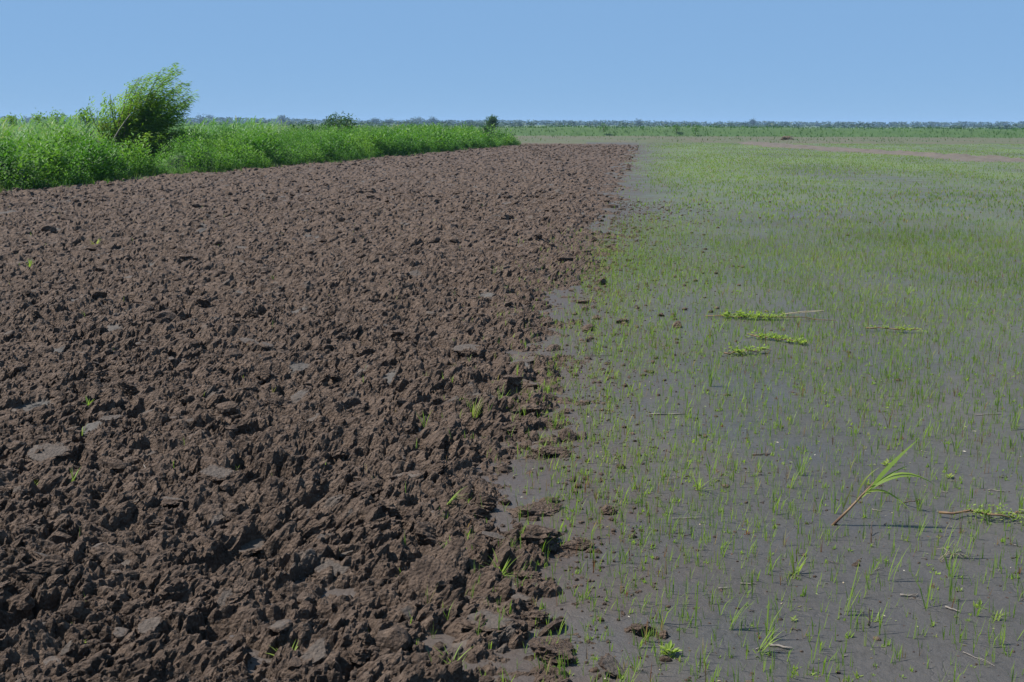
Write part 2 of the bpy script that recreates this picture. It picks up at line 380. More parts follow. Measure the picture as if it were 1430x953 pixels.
def bank2_z(X, Y):
    c = 151.0 + 0.02 * X
    return 1.12 * sstep(0, 3.2, Y - c) * sstep(17, 9, Y - c) * (1 + 0.22 * fbm(X * .12, Y * .12, 71, 3)) + 0.10 * fbm(X * .6, Y * .6, 72, 2) * sstep(-2, 2, Y - c) - 0.02 - 0.12 * sstep(12, 18, Y - c)
tag(grid_sheet('embankment', np.arange(-60, 175, 0.8), np.arange(148, 172, 0.6), bank2_z, M_BANK2), kind='structure')

# ---- weedy bank at the left
def bank_z(X, Y):
    t = hedge_x(Y) - X
    brg = X / Y * _F + 715
    gap = 1 - 0.92 * np.exp(-(((Y - 35.2 + 0.25 * t) / 1.15) ** 2)) * sstep(5.5, 2.5, t)
    gap = gap * (1 - 0.75 * sstep(150, 185, brg) * sstep(262, 235, brg) * sstep(1.2, 2.4, t))
    prof = 0.56 * sstep(0.45, 1.7, t) * sstep(9.0, 4.5, t) * (1 + 0.5 * fbm(X * .8, Y * .8, 81, 3)) * gap
    end = sstep(86.0, 83.0, Y + 0.3 * t)
    return (prof + 0.10 * fbm(X * 1.7, Y * 1.7, 82, 2) * sstep(0.2, 1.2, t) * gap) * end - 0.10 * sstep(0.35, -0.3, t) - 0.06 * (1 - end), gap, end
ys = np.concatenate([np.arange(14, 40, 0.25), np.arange(40, 90, 0.5)]); ts = np.concatenate([np.linspace(-0.3, 2, 12), np.linspace(2.4, 40, 36)])
TT, YY = np.meshgrid(ts, ys); XX = hedge_x(YY) - TT
ZZ = bank_z(XX, YY)[0]
i = (np.arange(len(ys) - 1)[:, None] * len(ts) + np.arange(len(ts) - 1)[None]).ravel()
tag(obj('earth_bank', mesh_np('earth_bank', np.stack([XX.ravel(), YY.ravel(), ZZ.ravel()], 1), np.stack([i, i + len(ts), i + len(ts) + 1, i + 1], 1)), M_BANK), kind='structure')

# ------------------------------------------------------------------ plant pieces
def blade(base, az, length, lean, curl, width, segs, t=0.0, t1=None):
    """a tapering grass blade as a quad strip; lean 0 upright, curl bends it over"""
    base = np.array(base, float); d = np.array([math.cos(az), math.sin(az), 0.0]); side = np.array([-math.sin(az), math.cos(az), 0.0])
    V, T = [], []; p = base.copy(); a = lean
    for k in range(segs + 1):
        f = k / segs
        wv = width * (0.55 + 0.9 * f if f < 0.35 else 1.0 - 0.95 * ((f - 0.35) / 0.65) ** 1.4) * 0.5
        V += [p - side * wv, p + side * wv]; T += [t + (0 if t1 is None else (t1 - t) * f)] * 2
        p = p + (d * math.sin(a) + np.array([0, 0, 1.0]) * math.cos(a)) * length / segs; a += curl / segs
    F = [[2 * k, 2 * k + 1, 2 * k + 3, 2 * k + 2] for k in range(segs)]
    return np.array(V), np.array(F), np.array(T)
def join(parts):
    V, F, T, o = [], [], [], 0
    for v, f, t in parts: V.append(v); F.append(f + o); T.append(t); o += len(v)
    return np.concatenate(V), np.concatenate(F), np.concatenate(T)
def leafq(p, d, up, length, width, t, droop=0.0):
    """one leaf: a folded diamond of 2 quads"""
    d = d / np.linalg.norm(d); s = np.cross(d, up); s = s / (np.linalg.norm(s) + 1e-9); nrm = np.cross(s, d)
    m = p + d * length * 0.45 + nrm * length * 0.05; e = p + d * length - np.array([0, 0, 1.0]) * droop * length
    V = np.array([p, m + s * width * .5, e, m - s * width * .5]); return V, np.array([[0, 1, 2, 3]]), np.full(4, t)
U = lambda a, b: random.uniform(a, b)

# seedlings
def seedling(nb, h, wdt, segs, spread=0.5):
    P = []
    for k in range(nb):
        P.append(blade((U(-.006, .006), U(-.006, .006), -0.004), U(0, 6.28), h * U(.55, 1.1), U(0.0, spread), U(-.1, .9), wdt * U(.8, 1.25), segs, U(-.06, .06)))
    return join(P)
SEED_NEAR = [seedling(random.choice([1, 2, 2, 3, 4]), U(.05, .100), .0042, 2) for _ in range(22)]
SEED_FINE = [seedling(2, U(.045, .085), .0052, 1, .45) for _ in range(10)]
SEED_LOW = [seedling(6, U(.016, .03), .0058, 2, 1.2) for _ in range(8)]
SEED_MID = [seedling(random.choice([2, 3, 4]), U(.07, .115), .0105, 2) for _ in range(12)]
SEED_FAR = [seedling(4, U(.07, .115), .036, 1, 0.7) for _ in range(8)]
def patchy(x, y): return vn(x * .35, y * .12, 301) + 0.6 * vn(x * 1.3, y * .6, 303)
def scatter_field(n, y0, y1, power, umax=0.62, edge=0.1):
    """random points on the mud, uniform per area when power=2"""
    q = rng.random(n); Y = (y0 ** power + q * (y1 ** power - y0 ** power)) ** (1 / power)
    xl = edge_x(Y) + edge; xr = umax * (Y + 1.0); X = xl + rng.random(n) * (xr - xl)
    return X, Y

# ------------------------------------------------------------------ leaning willow bush
def polyin(px, py, poly):
    ins = np.zeros(len(px), bool); j = len(poly) - 1
    for i in range(len(poly)):
        xi, yi = poly[i]; xj, yj = poly[j]
        ins ^= ((yi > py) != (yj > py)) & (px < (xj - xi) * (py - yi) / (yj - yi + 1e-12) + xi); j = i
    return ins
def tube(pts, radii, sides=6):
    pts = np.array(pts, float); V, F = [], []
    for k, p in enumerate(pts):
        d = pts[min(k + 1, len(pts) - 1)] - pts[max(k - 1, 0)]; d /= np.linalg.norm(d)
        a = np.cross(d, [0.31, 0.77, 0.55]); a /= np.linalg.norm(a); b = np.cross(d, a)
        for s in range(sides):
            th = 2 * math.pi * s / sides; V.append(p + radii[k] * (math.cos(th) * a + math.sin(th) * b))
    for k in range(len(pts) - 1):
        for s in range(sides):
            F.append([k * sides + s, k * sides + (s + 1) % sides, (k + 1) * sides + (s + 1) % sides, (k + 1) * sides + s])
    o = len(V); V.append(pts[0]); V.append(pts[-1]); n = len(pts) - 1
    for s in range(0, sides, 2):
        F.append([o, (s + 2) % sides, (s + 1) % sides, s]); F.append([o + 1, n * sides + s, n * sides + s + 1, n * sides + (s + 2) % sides])
    return np.array(V), np.array(F), np.zeros(len(V))
def bez(a, b, c, n): return [tuple((1 - t) ** 2 * np.array(a) + 2 * t * (1 - t) * np.array(b) + t * t * np.array(c)) for t in np.linspace(0, 1, n)]

TY0 = 41.0
tb = at(172, 226, TY0); tb[2] = 0.05
til = thing('leaning_willow', 'tall wind-bent willow bush leaning right over the weedy bank', 'tree', tb)
S = TY0 / _F
def tp(px, py): return ((px - 172) * S, (228 - py) * S)      # tree-plane x,z from photo
outline = [tp(*p) for p in [(158, 205), (146, 188), (150, 165), (136, 150), (137, 138), (152, 133), (160, 122), (172, 130), (186, 118), (205, 108), (220, 101), (236, 99), (246, 88), (254, 92), (252, 104), (262, 116), (264, 130), (254, 140), (256, 152), (250, 164), (252, 178), (243, 194), (232, 208), (220, 220), (205, 226), (188, 224), (170, 214)]]
base = (0, 0, 0)
trunk = join([tube(bez((-.42, -.75, .05), (-.12, -1.0, .85), (.70, -1.05, 1.80), 8), np.linspace(.050, .014, 8), 7), tube(bez((-.25, -.6, -.05), (.15, 0, .9), (1.15, -.15, 1.9), 8), np.linspace(.085, .035, 8), 7)])
obj('trunk', mesh_np('trunk', trunk[0], trunk[1]), M_TWIGP, til)
rim = [tp(*p) for p in [(138, 146), (150, 138), (166, 128), (186, 118), (204, 109), (222, 102), (237, 99), (248, 89), (253, 99), (259, 114), (261, 128), (254, 142), (254, 156), (250, 168), (251, 180), (244, 194), (236, 207), (222, 219), (200, 224)]]
rim = [(a, b * .955) for a, b in rim]
L = []
def clump(p0, d0, n_l, tone, sp=.10):
    for q in range(n_l):
        p = p0 + d0 * U(-.14, .16) + np.array([U(-sp, sp), U(-sp, sp), U(-sp, sp)])
        dd = d0 * .9 + np.array([U(-.3, .8), U(-.6, .6), U(-.8, .35)])
        L.append(leafq(p, dd, np.array([U(-.5, .5), U(-.5, .5), 1.0]), U(.10, .18), U(.028, .048), np.clip(tone + U(-.25, .25), 0, .9), U(0, .25)))
for k in range(150):
    i_ = random.randrange(len(rim) - 1) if k > 20 else min(k, len(rim) - 2); f_ = random.random(); r0 = np.array(rim[i_]) * (1 - f_) + np.array(rim[i_ + 1]) * f_
    sh = 1.0 if k < 34 else U(.55, .95)
    st = np.array([U(-.35, .15), U(-.25, .25), U(.05, .45)]); e = np.array([st[0] + (r0[0] - st[0]) * sh, U(-1.15, 1.15) * (1.0 if r0[0] > .4 else .6), st[2] + (r0[1] - st[2]) * sh])
    mid = (st + e) / 2 + np.array([U(-.40, -.05), 0, U(-.05, .28)])
    cv = [np.array(c) for c in bez(st, mid, e, 15)]
    if k < 30:
        b = tube([tuple(c) for c in cv[::2]], np.linspace(.030, .006, 8), 5); obj('limb', mesh_np('limb', b[0], b[1]), M_BARK, til)
    tone = U(.30, .80) - .12 * (e[0] > 1.2)
    for c in range(5, 15):
        d0 = cv[min(c + 1, 14)] - cv[c - 1]; d0 = d0 / np.linalg.norm(d0); d0 = d0 + np.array([.5, 0, -.05]); d0 /= np.linalg.norm(d0)
        if e[0] < .1 and random.random() < .45: continue
        clump(cv[c] + np.array([U(-.05, .12), U(-.14, .14), U(-.16, .03)]), d0, 25 if e[0] > .1 else 12, tone, .13)
for px, py in [(250, 91), (246, 95), (243, 100), (254, 104), (260, 118), (262, 127), (232, 100), (214, 105), (252, 160), (253, 172)]:   # ragged tips on the lee side
    c = tp(px, py); clump(np.array([c[0], U(-.2, .2), c[1]]), np.array([.8, 0, .35]), 16, .5, .07)
for k in range(22):      # thin upright shoots on the windward side
    a = tp(U(126, 176), U(132, 172)); hh = U(.35, .65)
    for q in range(14):
        f_ = q / 14; p = np.array([a[0] + .10 * f_ + U(-.04, .04), U(-.15, .15) + (k % 5 - 2) * .22, a[1] - hh * .5 + hh * f_])
        L.append(leafq(p, np.array([U(-.2, .9), U(-.6, .6), U(.1, .9)]), np.array([U(-.5, .5), U(-.5, .5), 1.0]), U(.10, .17), U(.03, .045), U(.45, .85), U(0, .2)))
for q in range(220):   # rusty young shoots low on the left side
    c = np.array(tp(U(146, 160), U(172, 196))); p = np.array([c[0], U(-.5, -.1), c[1]])
    L.append(leafq(p, np.array([U(-.3, .5), U(-.4, .4), U(.3, 1)]), np.array([U(-.5, .5), U(-.5, .5), 1.0]), U(.08, .14), U(.02, .035), U(.9, 1.0)))
l_ = join(L); obj('crown', mesh_np('crown', l_[0], l_[1], {'tint': l_[2]}, False), M_WILLOW, til)
# broken stump and dead stick beside it
st = at(141, 205, 39.5); st[2] = 0.45
b = tube([(0, 0, -.3), (-.03, 0, .25), (-.09, .01, .50)], [.07, .062, .045], 7)
tag(obj('tree_stump', mesh_np('tree_stump', b[0], b[1]), M_TWIGD, loc=st), 'short dark broken stump at the left foot of the leaning willow', 'stump')
st = at(119, 204, 39.0); st[2] = 0.6
b = tube([(0, 0, -.3), (.03, 0, .30), (.15, 0, .52), (.33, 0, .70)], [.035, .03, .022, .012], 6)
tag(obj('dead_branch', mesh_np('dead_branch', b[0], b[1]), M_TWIGD, loc=st), 'bent dead branch poking out of the weeds left of the leaning willow', 'branch')

# ------------------------------------------------------------------ weeds on the bank
def weed(h, nl, ll, lw):
    P = []
    for k in range(nl):
        f = (k + U(0, 1)) / nl; a = k * 2.4 + U(-.4, .4); o = .03 + .10 * U(0, 1) * (1 - .5 * f)
        p = np.array([math.cos(a) * o, math.sin(a) * o, h * (0.12 + .88 * f)])
        d = np.array([math.cos(a), math.sin(a), U(-.2, .9) + .5 * f])
        P.append(leafq(p, d, np.array([0, 0, 1.0]), ll * U(.7, 1.25) * (1 - .35 * f), lw * U(.8, 1.2), U(-.14, .14) + .22 * (f - .5), U(0, .2)))
    return join(P)
WEED_N = [weed(U(.42, .66), 25, .125, .038) for _ in range(10)]
WEED_F = [weed(U(.42, .62), 16, .18, .058) for _ in range(6)]
def bank_points(n, y0, y1, t1, back=0.0):
    Y = y0 + rng.random(n) * (y1 - y0); t = back + rng.random(n) ** 1.9 * (t1 - back); X = hedge_x(Y) - t
    return X, Y, t
P_, Rr, S_, T_, VA = [], [], [], [], []
parts = []
for (n, y0, y1, VAR) in ((2700, 15, 34, WEED_N), (3000, 34, 58, WEED_N), (2200, 58, 86, WEED_F)):
    X, Y, t = bank_points(n, y0, y1, 6.5)
    Z, gap, end = bank_z(X, Y)
    s = (0.80 + 0.65 * sstep(0.05, 0.45, t) - .35 * sstep(.7, 1.8, t)) * rng.uniform(.75, 1.2, n) * (0.45 + .55 * gap) * (1 + .75 * fbm(X * 1.1, Y * 1.1, 401, 2))
    k = (end > .25) & (rng.random(n) < .25 + .85 * gap)
    tint = np.clip(.5 + .75 * fbm(X * .9, Y * .9, 402, 3) + rng.normal(0, .16, n) + .25 * (1 - gap), .05, .95)
    parts.append(scatter(VAR, np.stack([X, Y, Z - .03], 1)[k], rng.random(k.sum()) * 6.28, s[k], tint[k]))
v, f, t = join(parts)
tag(obj('bank_weeds', mesh_np('bank_weeds', v, f, {'tint': np.clip(t, 0, 1)}, False), M_WEED), 'dense bright green leafy weeds covering the bank along the ploughed field', 'weeds', kind='stuff')

# grass at the foot and in the gap of the bank
def tuft(nb, h, wd, segs, spread=.9, wind=0.0):
    P = []
    for k in range(nb):
        P.append(blade((U(-.05, .05), U(-.05, .05), 0), (U(-1.3, 1.3) if random.random() < wind else U(0, 6.28)), h * U(.5, 1.1), U(0, .45), U(.2, spread), wd * U(.7, 1.3), segs, U(-.12, .12)))
    return join(P)
TUFT = [tuft(7, U(.18, .30), .017, 2) for _ in range(6)]
n = 1500; Y = 15 + rng.random(n) ** 1.4 * 70; X = hedge_x(Y) - rng.normal(.05, .28, n)
g = rng.random(500); Yg = 35.2 + rng.normal(0, .8, 500); tg = rng.random(500) * 3; Xg = hedge_x(Yg) - tg; Yg = Yg - .25 * tg
X = np.concatenate([X, Xg]); Y = np.concatenate([Y, Yg])
Z = np.maximum(bank_z(X, Y)[0], 0.0)
tint = np.clip(.42 + .5 * fbm(X * .8, Y * .8, 411, 3) + rng.normal(0, .12, len(X)), 0, .8)
v, f, t = scatter(TUFT, np.stack([X, Y, Z], 1), rng.random(len(X)) * 6.28, rng.uniform(.5, 1.1, len(X)), tint)
tag(obj('bank_grass', mesh_np('bank_grass', v, f, {'tint': np.clip(t, 0, 1)}, False), M_DRY), 'low grass fringe at the foot of the weedy bank', 'grass', kind='stuff')

# ------------------------------------------------------------------ reeds behind the bank
def reed(h):
    P = [blade((0, 0, 0), 0, h * .95, .06, .25, .014, 2, -.05)]
    for k in range(8):
        z = h * (.30 + .68 * k / 7); a = U(-.9, .9) if random.random() < .8 else U(2.2, 4.0)
        P.append(blade((.06 * k / 7, 0, z), a, U(.42, .62), U(.55, .95), U(1.0, 1.8), .042, 3, U(-.10, .14), U(.0, .3)))
    return join(P)
REED = [reed(U(1.15, 1.5)) for _ in range(8)]
def reed_pts(n, d0, d1):
    d = d0 + rng.random(n) ** 1.8 * (d1 - d0)
    Y = 20 + rng.random(n) * 40; X = hedge_x(Y) - 4.4 - d
    # area stands left of a line running away from the viewer
    brg = X / Y * _F + 715
    k = (X / (Y + .01) < -0.196 - 0.02 * fbm(X * .5, Y * .5, 431, 2)) & (X > -0.85 * Y) & ~((brg > 118) & (brg < 285) & (Y < 45 + 3 * np.sin(brg * .05)))
    return X[k], Y[k]
X, Y = reed_pts(4400, 0, 16)
Z = bank_z(X, Y)[0]
hgt = (1.0 + .22 * fbm(X * .25, Y * .25, 433, 3)) * rng.uniform(.84, 1.12, len(X))
tint = np.clip(.58 + .5 * fbm(X * .4, Y * .4, 435, 3) + rng.normal(0, .10, len(X)), 0.02, .88)
v, f, t = scatter(REED, np.stack([X, Y, np.full(len(X), -.05)], 1), rng.normal(0, .35, len(X)), hgt * .95, tint)
tag(obj('reed_bed', mesh_np('reed_bed', v, f, {'tint': np.clip(t, 0, 1)}, False), M_REED), 'pale green reeds blown to the right behind the weedy bank', 'reeds', kind='stuff')

# rough grass and weeds on the flat beyond bank, right of the reeds
n = 5200; Y = 50 + rng.random(n) ** 1.3 * 110; uu = -0.24 + rng.random(n) * .26; X = uu * Y
k = (X < hedge_x(np.minimum(Y, 90)) - 5) | (Y > 82) & (X < -1.0); X, Y = X[k], Y[k]
Z = np.where(Y < 86, bank_z(X, np.minimum(Y, 89))[0], -0.05)
tint = np.clip(.35 + .9 * fbm(X * .22, Y * .08, 441, 3) + rng.normal(0, .12, len(X)), 0.0, 1.0)
BIGT = [tuft(9, U(.45, .70), .055, 1, .9, .6) for _ in range(6)]
v, f, t = scatter(BIGT, np.stack([X, Y, Z - .03], 1), rng.random(len(X)) * 6.28, rng.uniform(.75, 1.25, len(X)), tint)
tag(obj('rough_grass', mesh_np('rough_grass', v, f, {'tint': np.clip(t, 0, 1)}, False), M_DRY), 'rough mixed green and tan grass on the flat behind the bank', 'grass', kind='stuff')

# ------------------------------------------------------------------ bushes and far trees
def bush(name, label, px, py_top, width_px, Y, base_z, m, leaf, nclump, group=None, stemh=0.0, tone=.5, flat=1.0):
    c = at(px, py_top, Y); wd = width_px * Y / _F; top = c[2]; hgt = top - base_z
    t = thing(name, label, 'tree' if stemh else 'bush', (c[0], Y, base_z), group)
    lo = stemh * hgt
    v, f, _ = join([tube([(0, 0, -.1), (U(-.05, .05), 0, lo + .2 * hgt), (U(-.1, .1), 0, hgt * .75)], [.035 * hgt, .025 * hgt, .01 * hgt], 6)] + [tube([(0, 0, lo * .8 + .05 * hgt), (U(-.3, .3) * wd, U(-.3, .3) * wd, lo + (hgt - lo) * U(.4, .8))], [.018 * hgt, .006 * hgt], 5) for _ in range(4)])
    obj('trunk', mesh_np('trunk', v, f), M_BARK, t)
    P = []
    for k in range(nclump):
        th = U(0, 6.28); cz = U(-1, 1); r = (1 - cz * cz) ** .5 * U(.55, 1.0); rr = U(.75, 1.06)
        cp = np.array([math.cos(th) * r * wd / 2 * rr, math.sin(th) * r * wd / 2 * rr, lo + (hgt - lo) * (.5 + .46 * cz * rr)])
        tn = tone + U(-.22, .22)
        for q in range(14):
            d = np.array([U(-1, 1), U(-1, 1), U(-.6, 1)])
            P.append(leafq(cp + np.array([random.gauss(0, 1), random.gauss(0, 1), random.gauss(0, .8)]) * leaf * 1.0, d, np.array([U(-1, 1), U(-1, 1), 1.0]), leaf * U(.8, 1.4), leaf * U(.35, .6), np.clip(tn + U(-.2, .2), 0, 1), U(0, .3)))
    v, f, tt = join(P); obj('crown', mesh_np('crown', v, f, {'tint': tt}, False), m, t)
    return t
bush('round_bush', 'broad rounded dark green bush behind the weedy bank', 474, 160, 54, 62, .0, M_DARKLEAF, .15, 150, tone=.45)
bush('round_shrub_tree', 'small ball-crowned tree standing alone near the end of the bank', 687, 163, 14, 150, .0, M_DARKLEAF, .20, 130, stemh=.40, tone=.5)
bush('leafy_shrub', 'dark leafy shrub just left of the ball-crowned tree', 676, 174, 14, 80, .3, M_DARKLEAF, .14, 26, tone=.35)
bush('leafy_shrub', 'low green shrub rising from weeds right of the reed bed', 408, 170, 18, 62, .2, M_DARKLEAF, .14, 26, tone=.45)
bush('leafy_shrub', 'narrow green shrub between tan grass patches beyond the reeds', 432, 168, 16, 66, .2, M_DARKLEAF, .14, 26, tone=.6)
bush('leafy_shrub', 'pale leafy shrub just right of the broad rounded bush', 502, 173, 18, 68, .3, M_REED, .15, 22, tone=.6)
bush('leafy_shrub', 'pale fluttering shrub topping the middle of the weedy bank', 555, 174, 34, 70, .3, M_REED, .15, 40, tone=.68)
bush('leafy_shrub', 'green shrub with pale leaves above the far part of the bank', 616, 173, 16, 76, .3, M_REED, .15, 22, tone=.45)
for px, pt, wpx, Y, lab in [(15, 164, 12, 95, 'small dark treetop above the reeds at the far left edge'), (56, 160, 22, 88, 'wide light green treetop left of centre in the reeds horizon'), (78, 157, 18, 92, 'rounded treetop over the reeds midway to the leaning willow'),
                            (118, 155, 24, 84, 'feathery treetop over the reeds close left of the leaning willow')]:
    bush('reed_side_tree', lab, px, pt, wpx, Y, .0, M_WILLOW, .20, 40, 'treetops behind the reeds', stemh=.35, tone=.35)

# far wood on the horizon
def far_tree(h, wd, n=46):
    P = []
    for k in range(n):
        th = U(0, 6.28); cz = U(-.95, 1); r = (1 - cz * cz) ** .5 * U(.2, 1)
        p = np.array([math.cos(th) * r * wd / 2, math.sin(th) * r * wd / 2, h * (.52 + .46 * cz)])
        P.append(leafq(p, np.array([U(-1, 1), U(-1, 1), U(-.5, 1)]), np.array([U(-1, 1), U(-1, 1), 1.0]), U(1.8, 3.0), U(1.2, 2.2), U(-.25, .25) + .2 * cz))
    return join(P)
FT = [far_tree(U(8.0, 9.4), U(8.5, 12.5), 42) for _ in range(8)]
n = 1100; X = -900 + 1800 * (np.arange(n) + rng.random(n)) / n; Y = 1350 + rng.random(n) * 120
hs = np.clip(.76 + .30 * fbm(X * .006, X * 0, 501, 4) + .10 * rng.random(n), .52, 1.2)
v, f, t = scatter(FT, np.stack([X, Y, np.full(n, -2.2)], 1), rng.random(n) * 6.28, np.stack([rng.uniform(.9, 1.3, n), rng.uniform(.9, 1.3, n), hs], 1), rng.uniform(.2, .8, n))
n = 420; X = -420 + 840 * rng.random(n); Y = 560 + rng.random(n) * 330     # lower scrub in front of the trees
v2, f2, t2 = scatter(FT, np.stack([X, Y, np.full(n, -.9)], 1), rng.random(n) * 6.28, np.stack([rng.uniform(.6, 1.1, n), rng.uniform(.5, .9, n), rng.uniform(.24, .36, n)], 1), rng.uniform(.4, 1., n))
v, f, t = join([(v, f, t), (v2, f2, t2)])
tag(obj('distant_wood', mesh_np('distant_wood', v, f, {'tint': np.clip(t, 0, 1)}, False), M_FARLEAF), 'low blue-green belt of distant woodland along the horizon', 'wood', kind='stuff')
for px, pt, wpx, lab in [(285, 161, 34, 'broad hazy clump of trees on the horizon right of the leaning willow'), (394, 163, 9, 'tiny narrow hazy tree on the horizon beyond the reed bed'), (524, 167, 10, 'small hazy tree on the horizon right of the broad rounded bush'),
                         (583, 165, 23, 'wide hazy tree clump on the horizon above the middle of the bank'), (604, 165, 9, 'narrow hazy tree close right of the wide hazy clump'), (544, 168, 9, 'low hazy tree on the horizon left of the wide hazy clump'),
                         (893, 169, 9, 'slightly taller hazy tree above the embankment just right of the ploughed strip end'), (1051, 168, 5, 'tallest tiny tree on the horizon above the embankment')]:
    bush('distant_tree', lab, px, pt, wpx, 1250, -.1, M_FARLEAF, 1.5, 34, 'hazy trees on the horizon', stemh=.15, tone=.35)

# ------------------------------------------------------------------ embankment and verge grass
n = 6500; X = -45 + rng.random(n) * 175; c0 = 151 + .02 * X; Y = c0 - .3 + rng.random(n) ** 1.2 * 9
Z = bank2_z(X, Y); tint = np.clip(.22 + .75 * fbm(X * .25, Y * .25, 451, 3) + rng.normal(0, .10, n), 0, 1)
BT = [tuft(6, U(.35, .50), .11, 1, .9, .5) for _ in range(6)]
v, f, t = scatter(BT, np.stack([X, Y, Z - .03], 1), rng.random(n) * 6.28, rng.uniform(.35, .85, n), tint)
tag(obj('embankment_grass', mesh_np('embankment_grass', v, f, {'tint': np.clip(t + .15, 0, 1)}, False), M_WEED), 'long green grass blown over on the far embankment', 'grass', kind='stuff')
n = 3600; X = -8 + rng.random(n) * 125; Y = 101 + rng.random(n) * 50; k = fbm(X * .12, Y * .2, 461, 3) + rng.normal(0, .25, n) > 0.02; X, Y = X[k], Y[k]
tint = np.clip(.40 + .8 * fbm(X * .2, Y * .2, 463, 3) + rng.normal(0, .15, len(X)), 0, 1)
v, f, t = scatter(BT, np.stack([X, Y, np.full(len(X), .02)], 1), rng.random(len(X)) * 6.28, rng.uniform(.22, .60, len(X)), tint)
tag(obj('verge_grass', mesh_np('verge_grass', v, f, {'tint': np.clip(t, 0, 1)}, False), M_DRY), 'short tan and green grass on the verge before the embankment', 'grass', kind='stuff')
for px, Y, lab in [(843, 152, 'green weed clump on the embankment above the ploughed strip end'), (945, 153, 'green weed clump on the embankment right of the field edge'), (972, 152, 'widest dark weed clump on the embankment near its middle')]:
    bush('weed_clump', lab, px, 173.5, 9, Y, .6, M_WEED, .16, 14, 'weed clumps on the embankment', tone=.45)
# heap of dead brush by the verge
hp = at(1096, 196, 118); hp[2] = 0
t = thing('brush_heap', 'small brown heap of dead brush on the verge before the embankment', 'heap', hp)
P = [tube([(U(-.5, .5), U(-.4, .4), 0), (U(-.4, .4), U(-.3, .3), U(.2, .45)), (U(-.1, 1.1), U(-.3, .3), U(.05, .5))], [.035, .03, .012], 5) for _ in range(26)]
v, f, _ = join(P); obj('branches', mesh_np('branches', v, f), M_BARK, t)['kind'] = 'stuff'
v, f, tt = join([tuft(14, .4, .03, 2) for _ in range(3)]); obj('grass_tuft', mesh_np('grass_tuft', v, f, {'tint': np.clip(tt + .4, 0, 1)}, False), M_DRY, t)

# ------------------------------------------------------------------ clods
def ico(sub):
    bm = bmesh.new(); bmesh.ops.create_icosphere(bm, subdivisions=sub, radius=1.0)
    V = np.array([v.co[:] for v in bm.verts]); F = np.array([[v.index for v in f.verts] for f in bm.faces]); bm.free(); return V, F
ICO = {k: ico(k) for k in (1, 2, 4)}
def clod(sub, seed, slab=False):
    r_ = np.random.default_rng(seed); V, F = ICO[sub]
    nP = 11; N = r_.normal(size=(nP, 3)); N /= np.linalg.norm(N, axis=1)[:, None]; D = r_.uniform(.55, 1.0, nP)
    if slab: N[0] = (r_.normal(0, .12), r_.normal(0, .12), 1); N[0] /= np.linalg.norm(N[0]); D[0] = .42
    dots = V @ N.T; rad = np.where(dots > .05, D[None] / np.maximum(dots, .05), 9.0)
    rmin = rad.min(1); face0 = (rad.argmin(1) == 0)
    ro = np.minimum(rmin, 1.15)
    P = V * ro[:, None]
    def n3(q, f, s): return (vn(q[:, 0] * f + q[:, 2] * 1.7 * f, q[:, 1] * f - q[:, 2] * .9 * f, s) + vn(q[:, 1] * f + 5, q[:, 2] * f + q[:, 0] * .6 * f, s + 1)) * .5
    sm = np.where(face0 & slab, .30, 1.0)
    dsp = (.36 * n3(P, 2.2, seed * 7 + 1) + .42 * n3(P, 4.5, seed * 7 + 3) + .50 * np.abs(n3(P, 8, seed * 7 + 5)) + .22 * n3(P, 12, seed * 7 + 6) - .1) * sm
    if sub >= 3: dsp += (.22 * n3(P, 20, seed * 7 + 9) + .16 * np.abs(n3(P, 36, seed * 7 + 11))) * sm
    P = P * (1 + dsp)[:, None]
    P *= np.array([1.0, r_.uniform(.55, .85), (r_.uniform(.28, .42) if slab else r_.uniform(.45, .7))])
    return P, F, (face0 & slab).astype(float) * .55
CL4 = [clod(4, 10 + k, k % 3 == 0) for k in range(14)]
CLM = [mesh_np('clod', v, f, {'grey': g}, False) for v, f, g in CL4]
CL2 = [clod(2, 60 + k, k % 4 == 0) for k in range(14)]
CL1 = [clod(1, 90 + k) for k in range(10)]

def put_clod(px, py, wpx, kind=None, rot=None, sink=.25, name='clod', parent=plough, tilt=(0, 0), stretch=(1, 1, 1)):
    g = G(px, py); s = .5 * wpx / ppm(g) * .92
    k = random.randrange(len(CLM)) if kind is None else kind
    zz = float(ground_z(g[0], g[1])[0])
    o = obj(name, CLM[k], M_CLOD, parent, (g[0], g[1], zz + s * (.30 - sink)))
    o.scale = (s * stretch[0], s * stretch[1], s * stretch[2]); o.rotation_euler = (tilt[0], tilt[1], U(0, 6.28) if rot is None else rot)
    return o
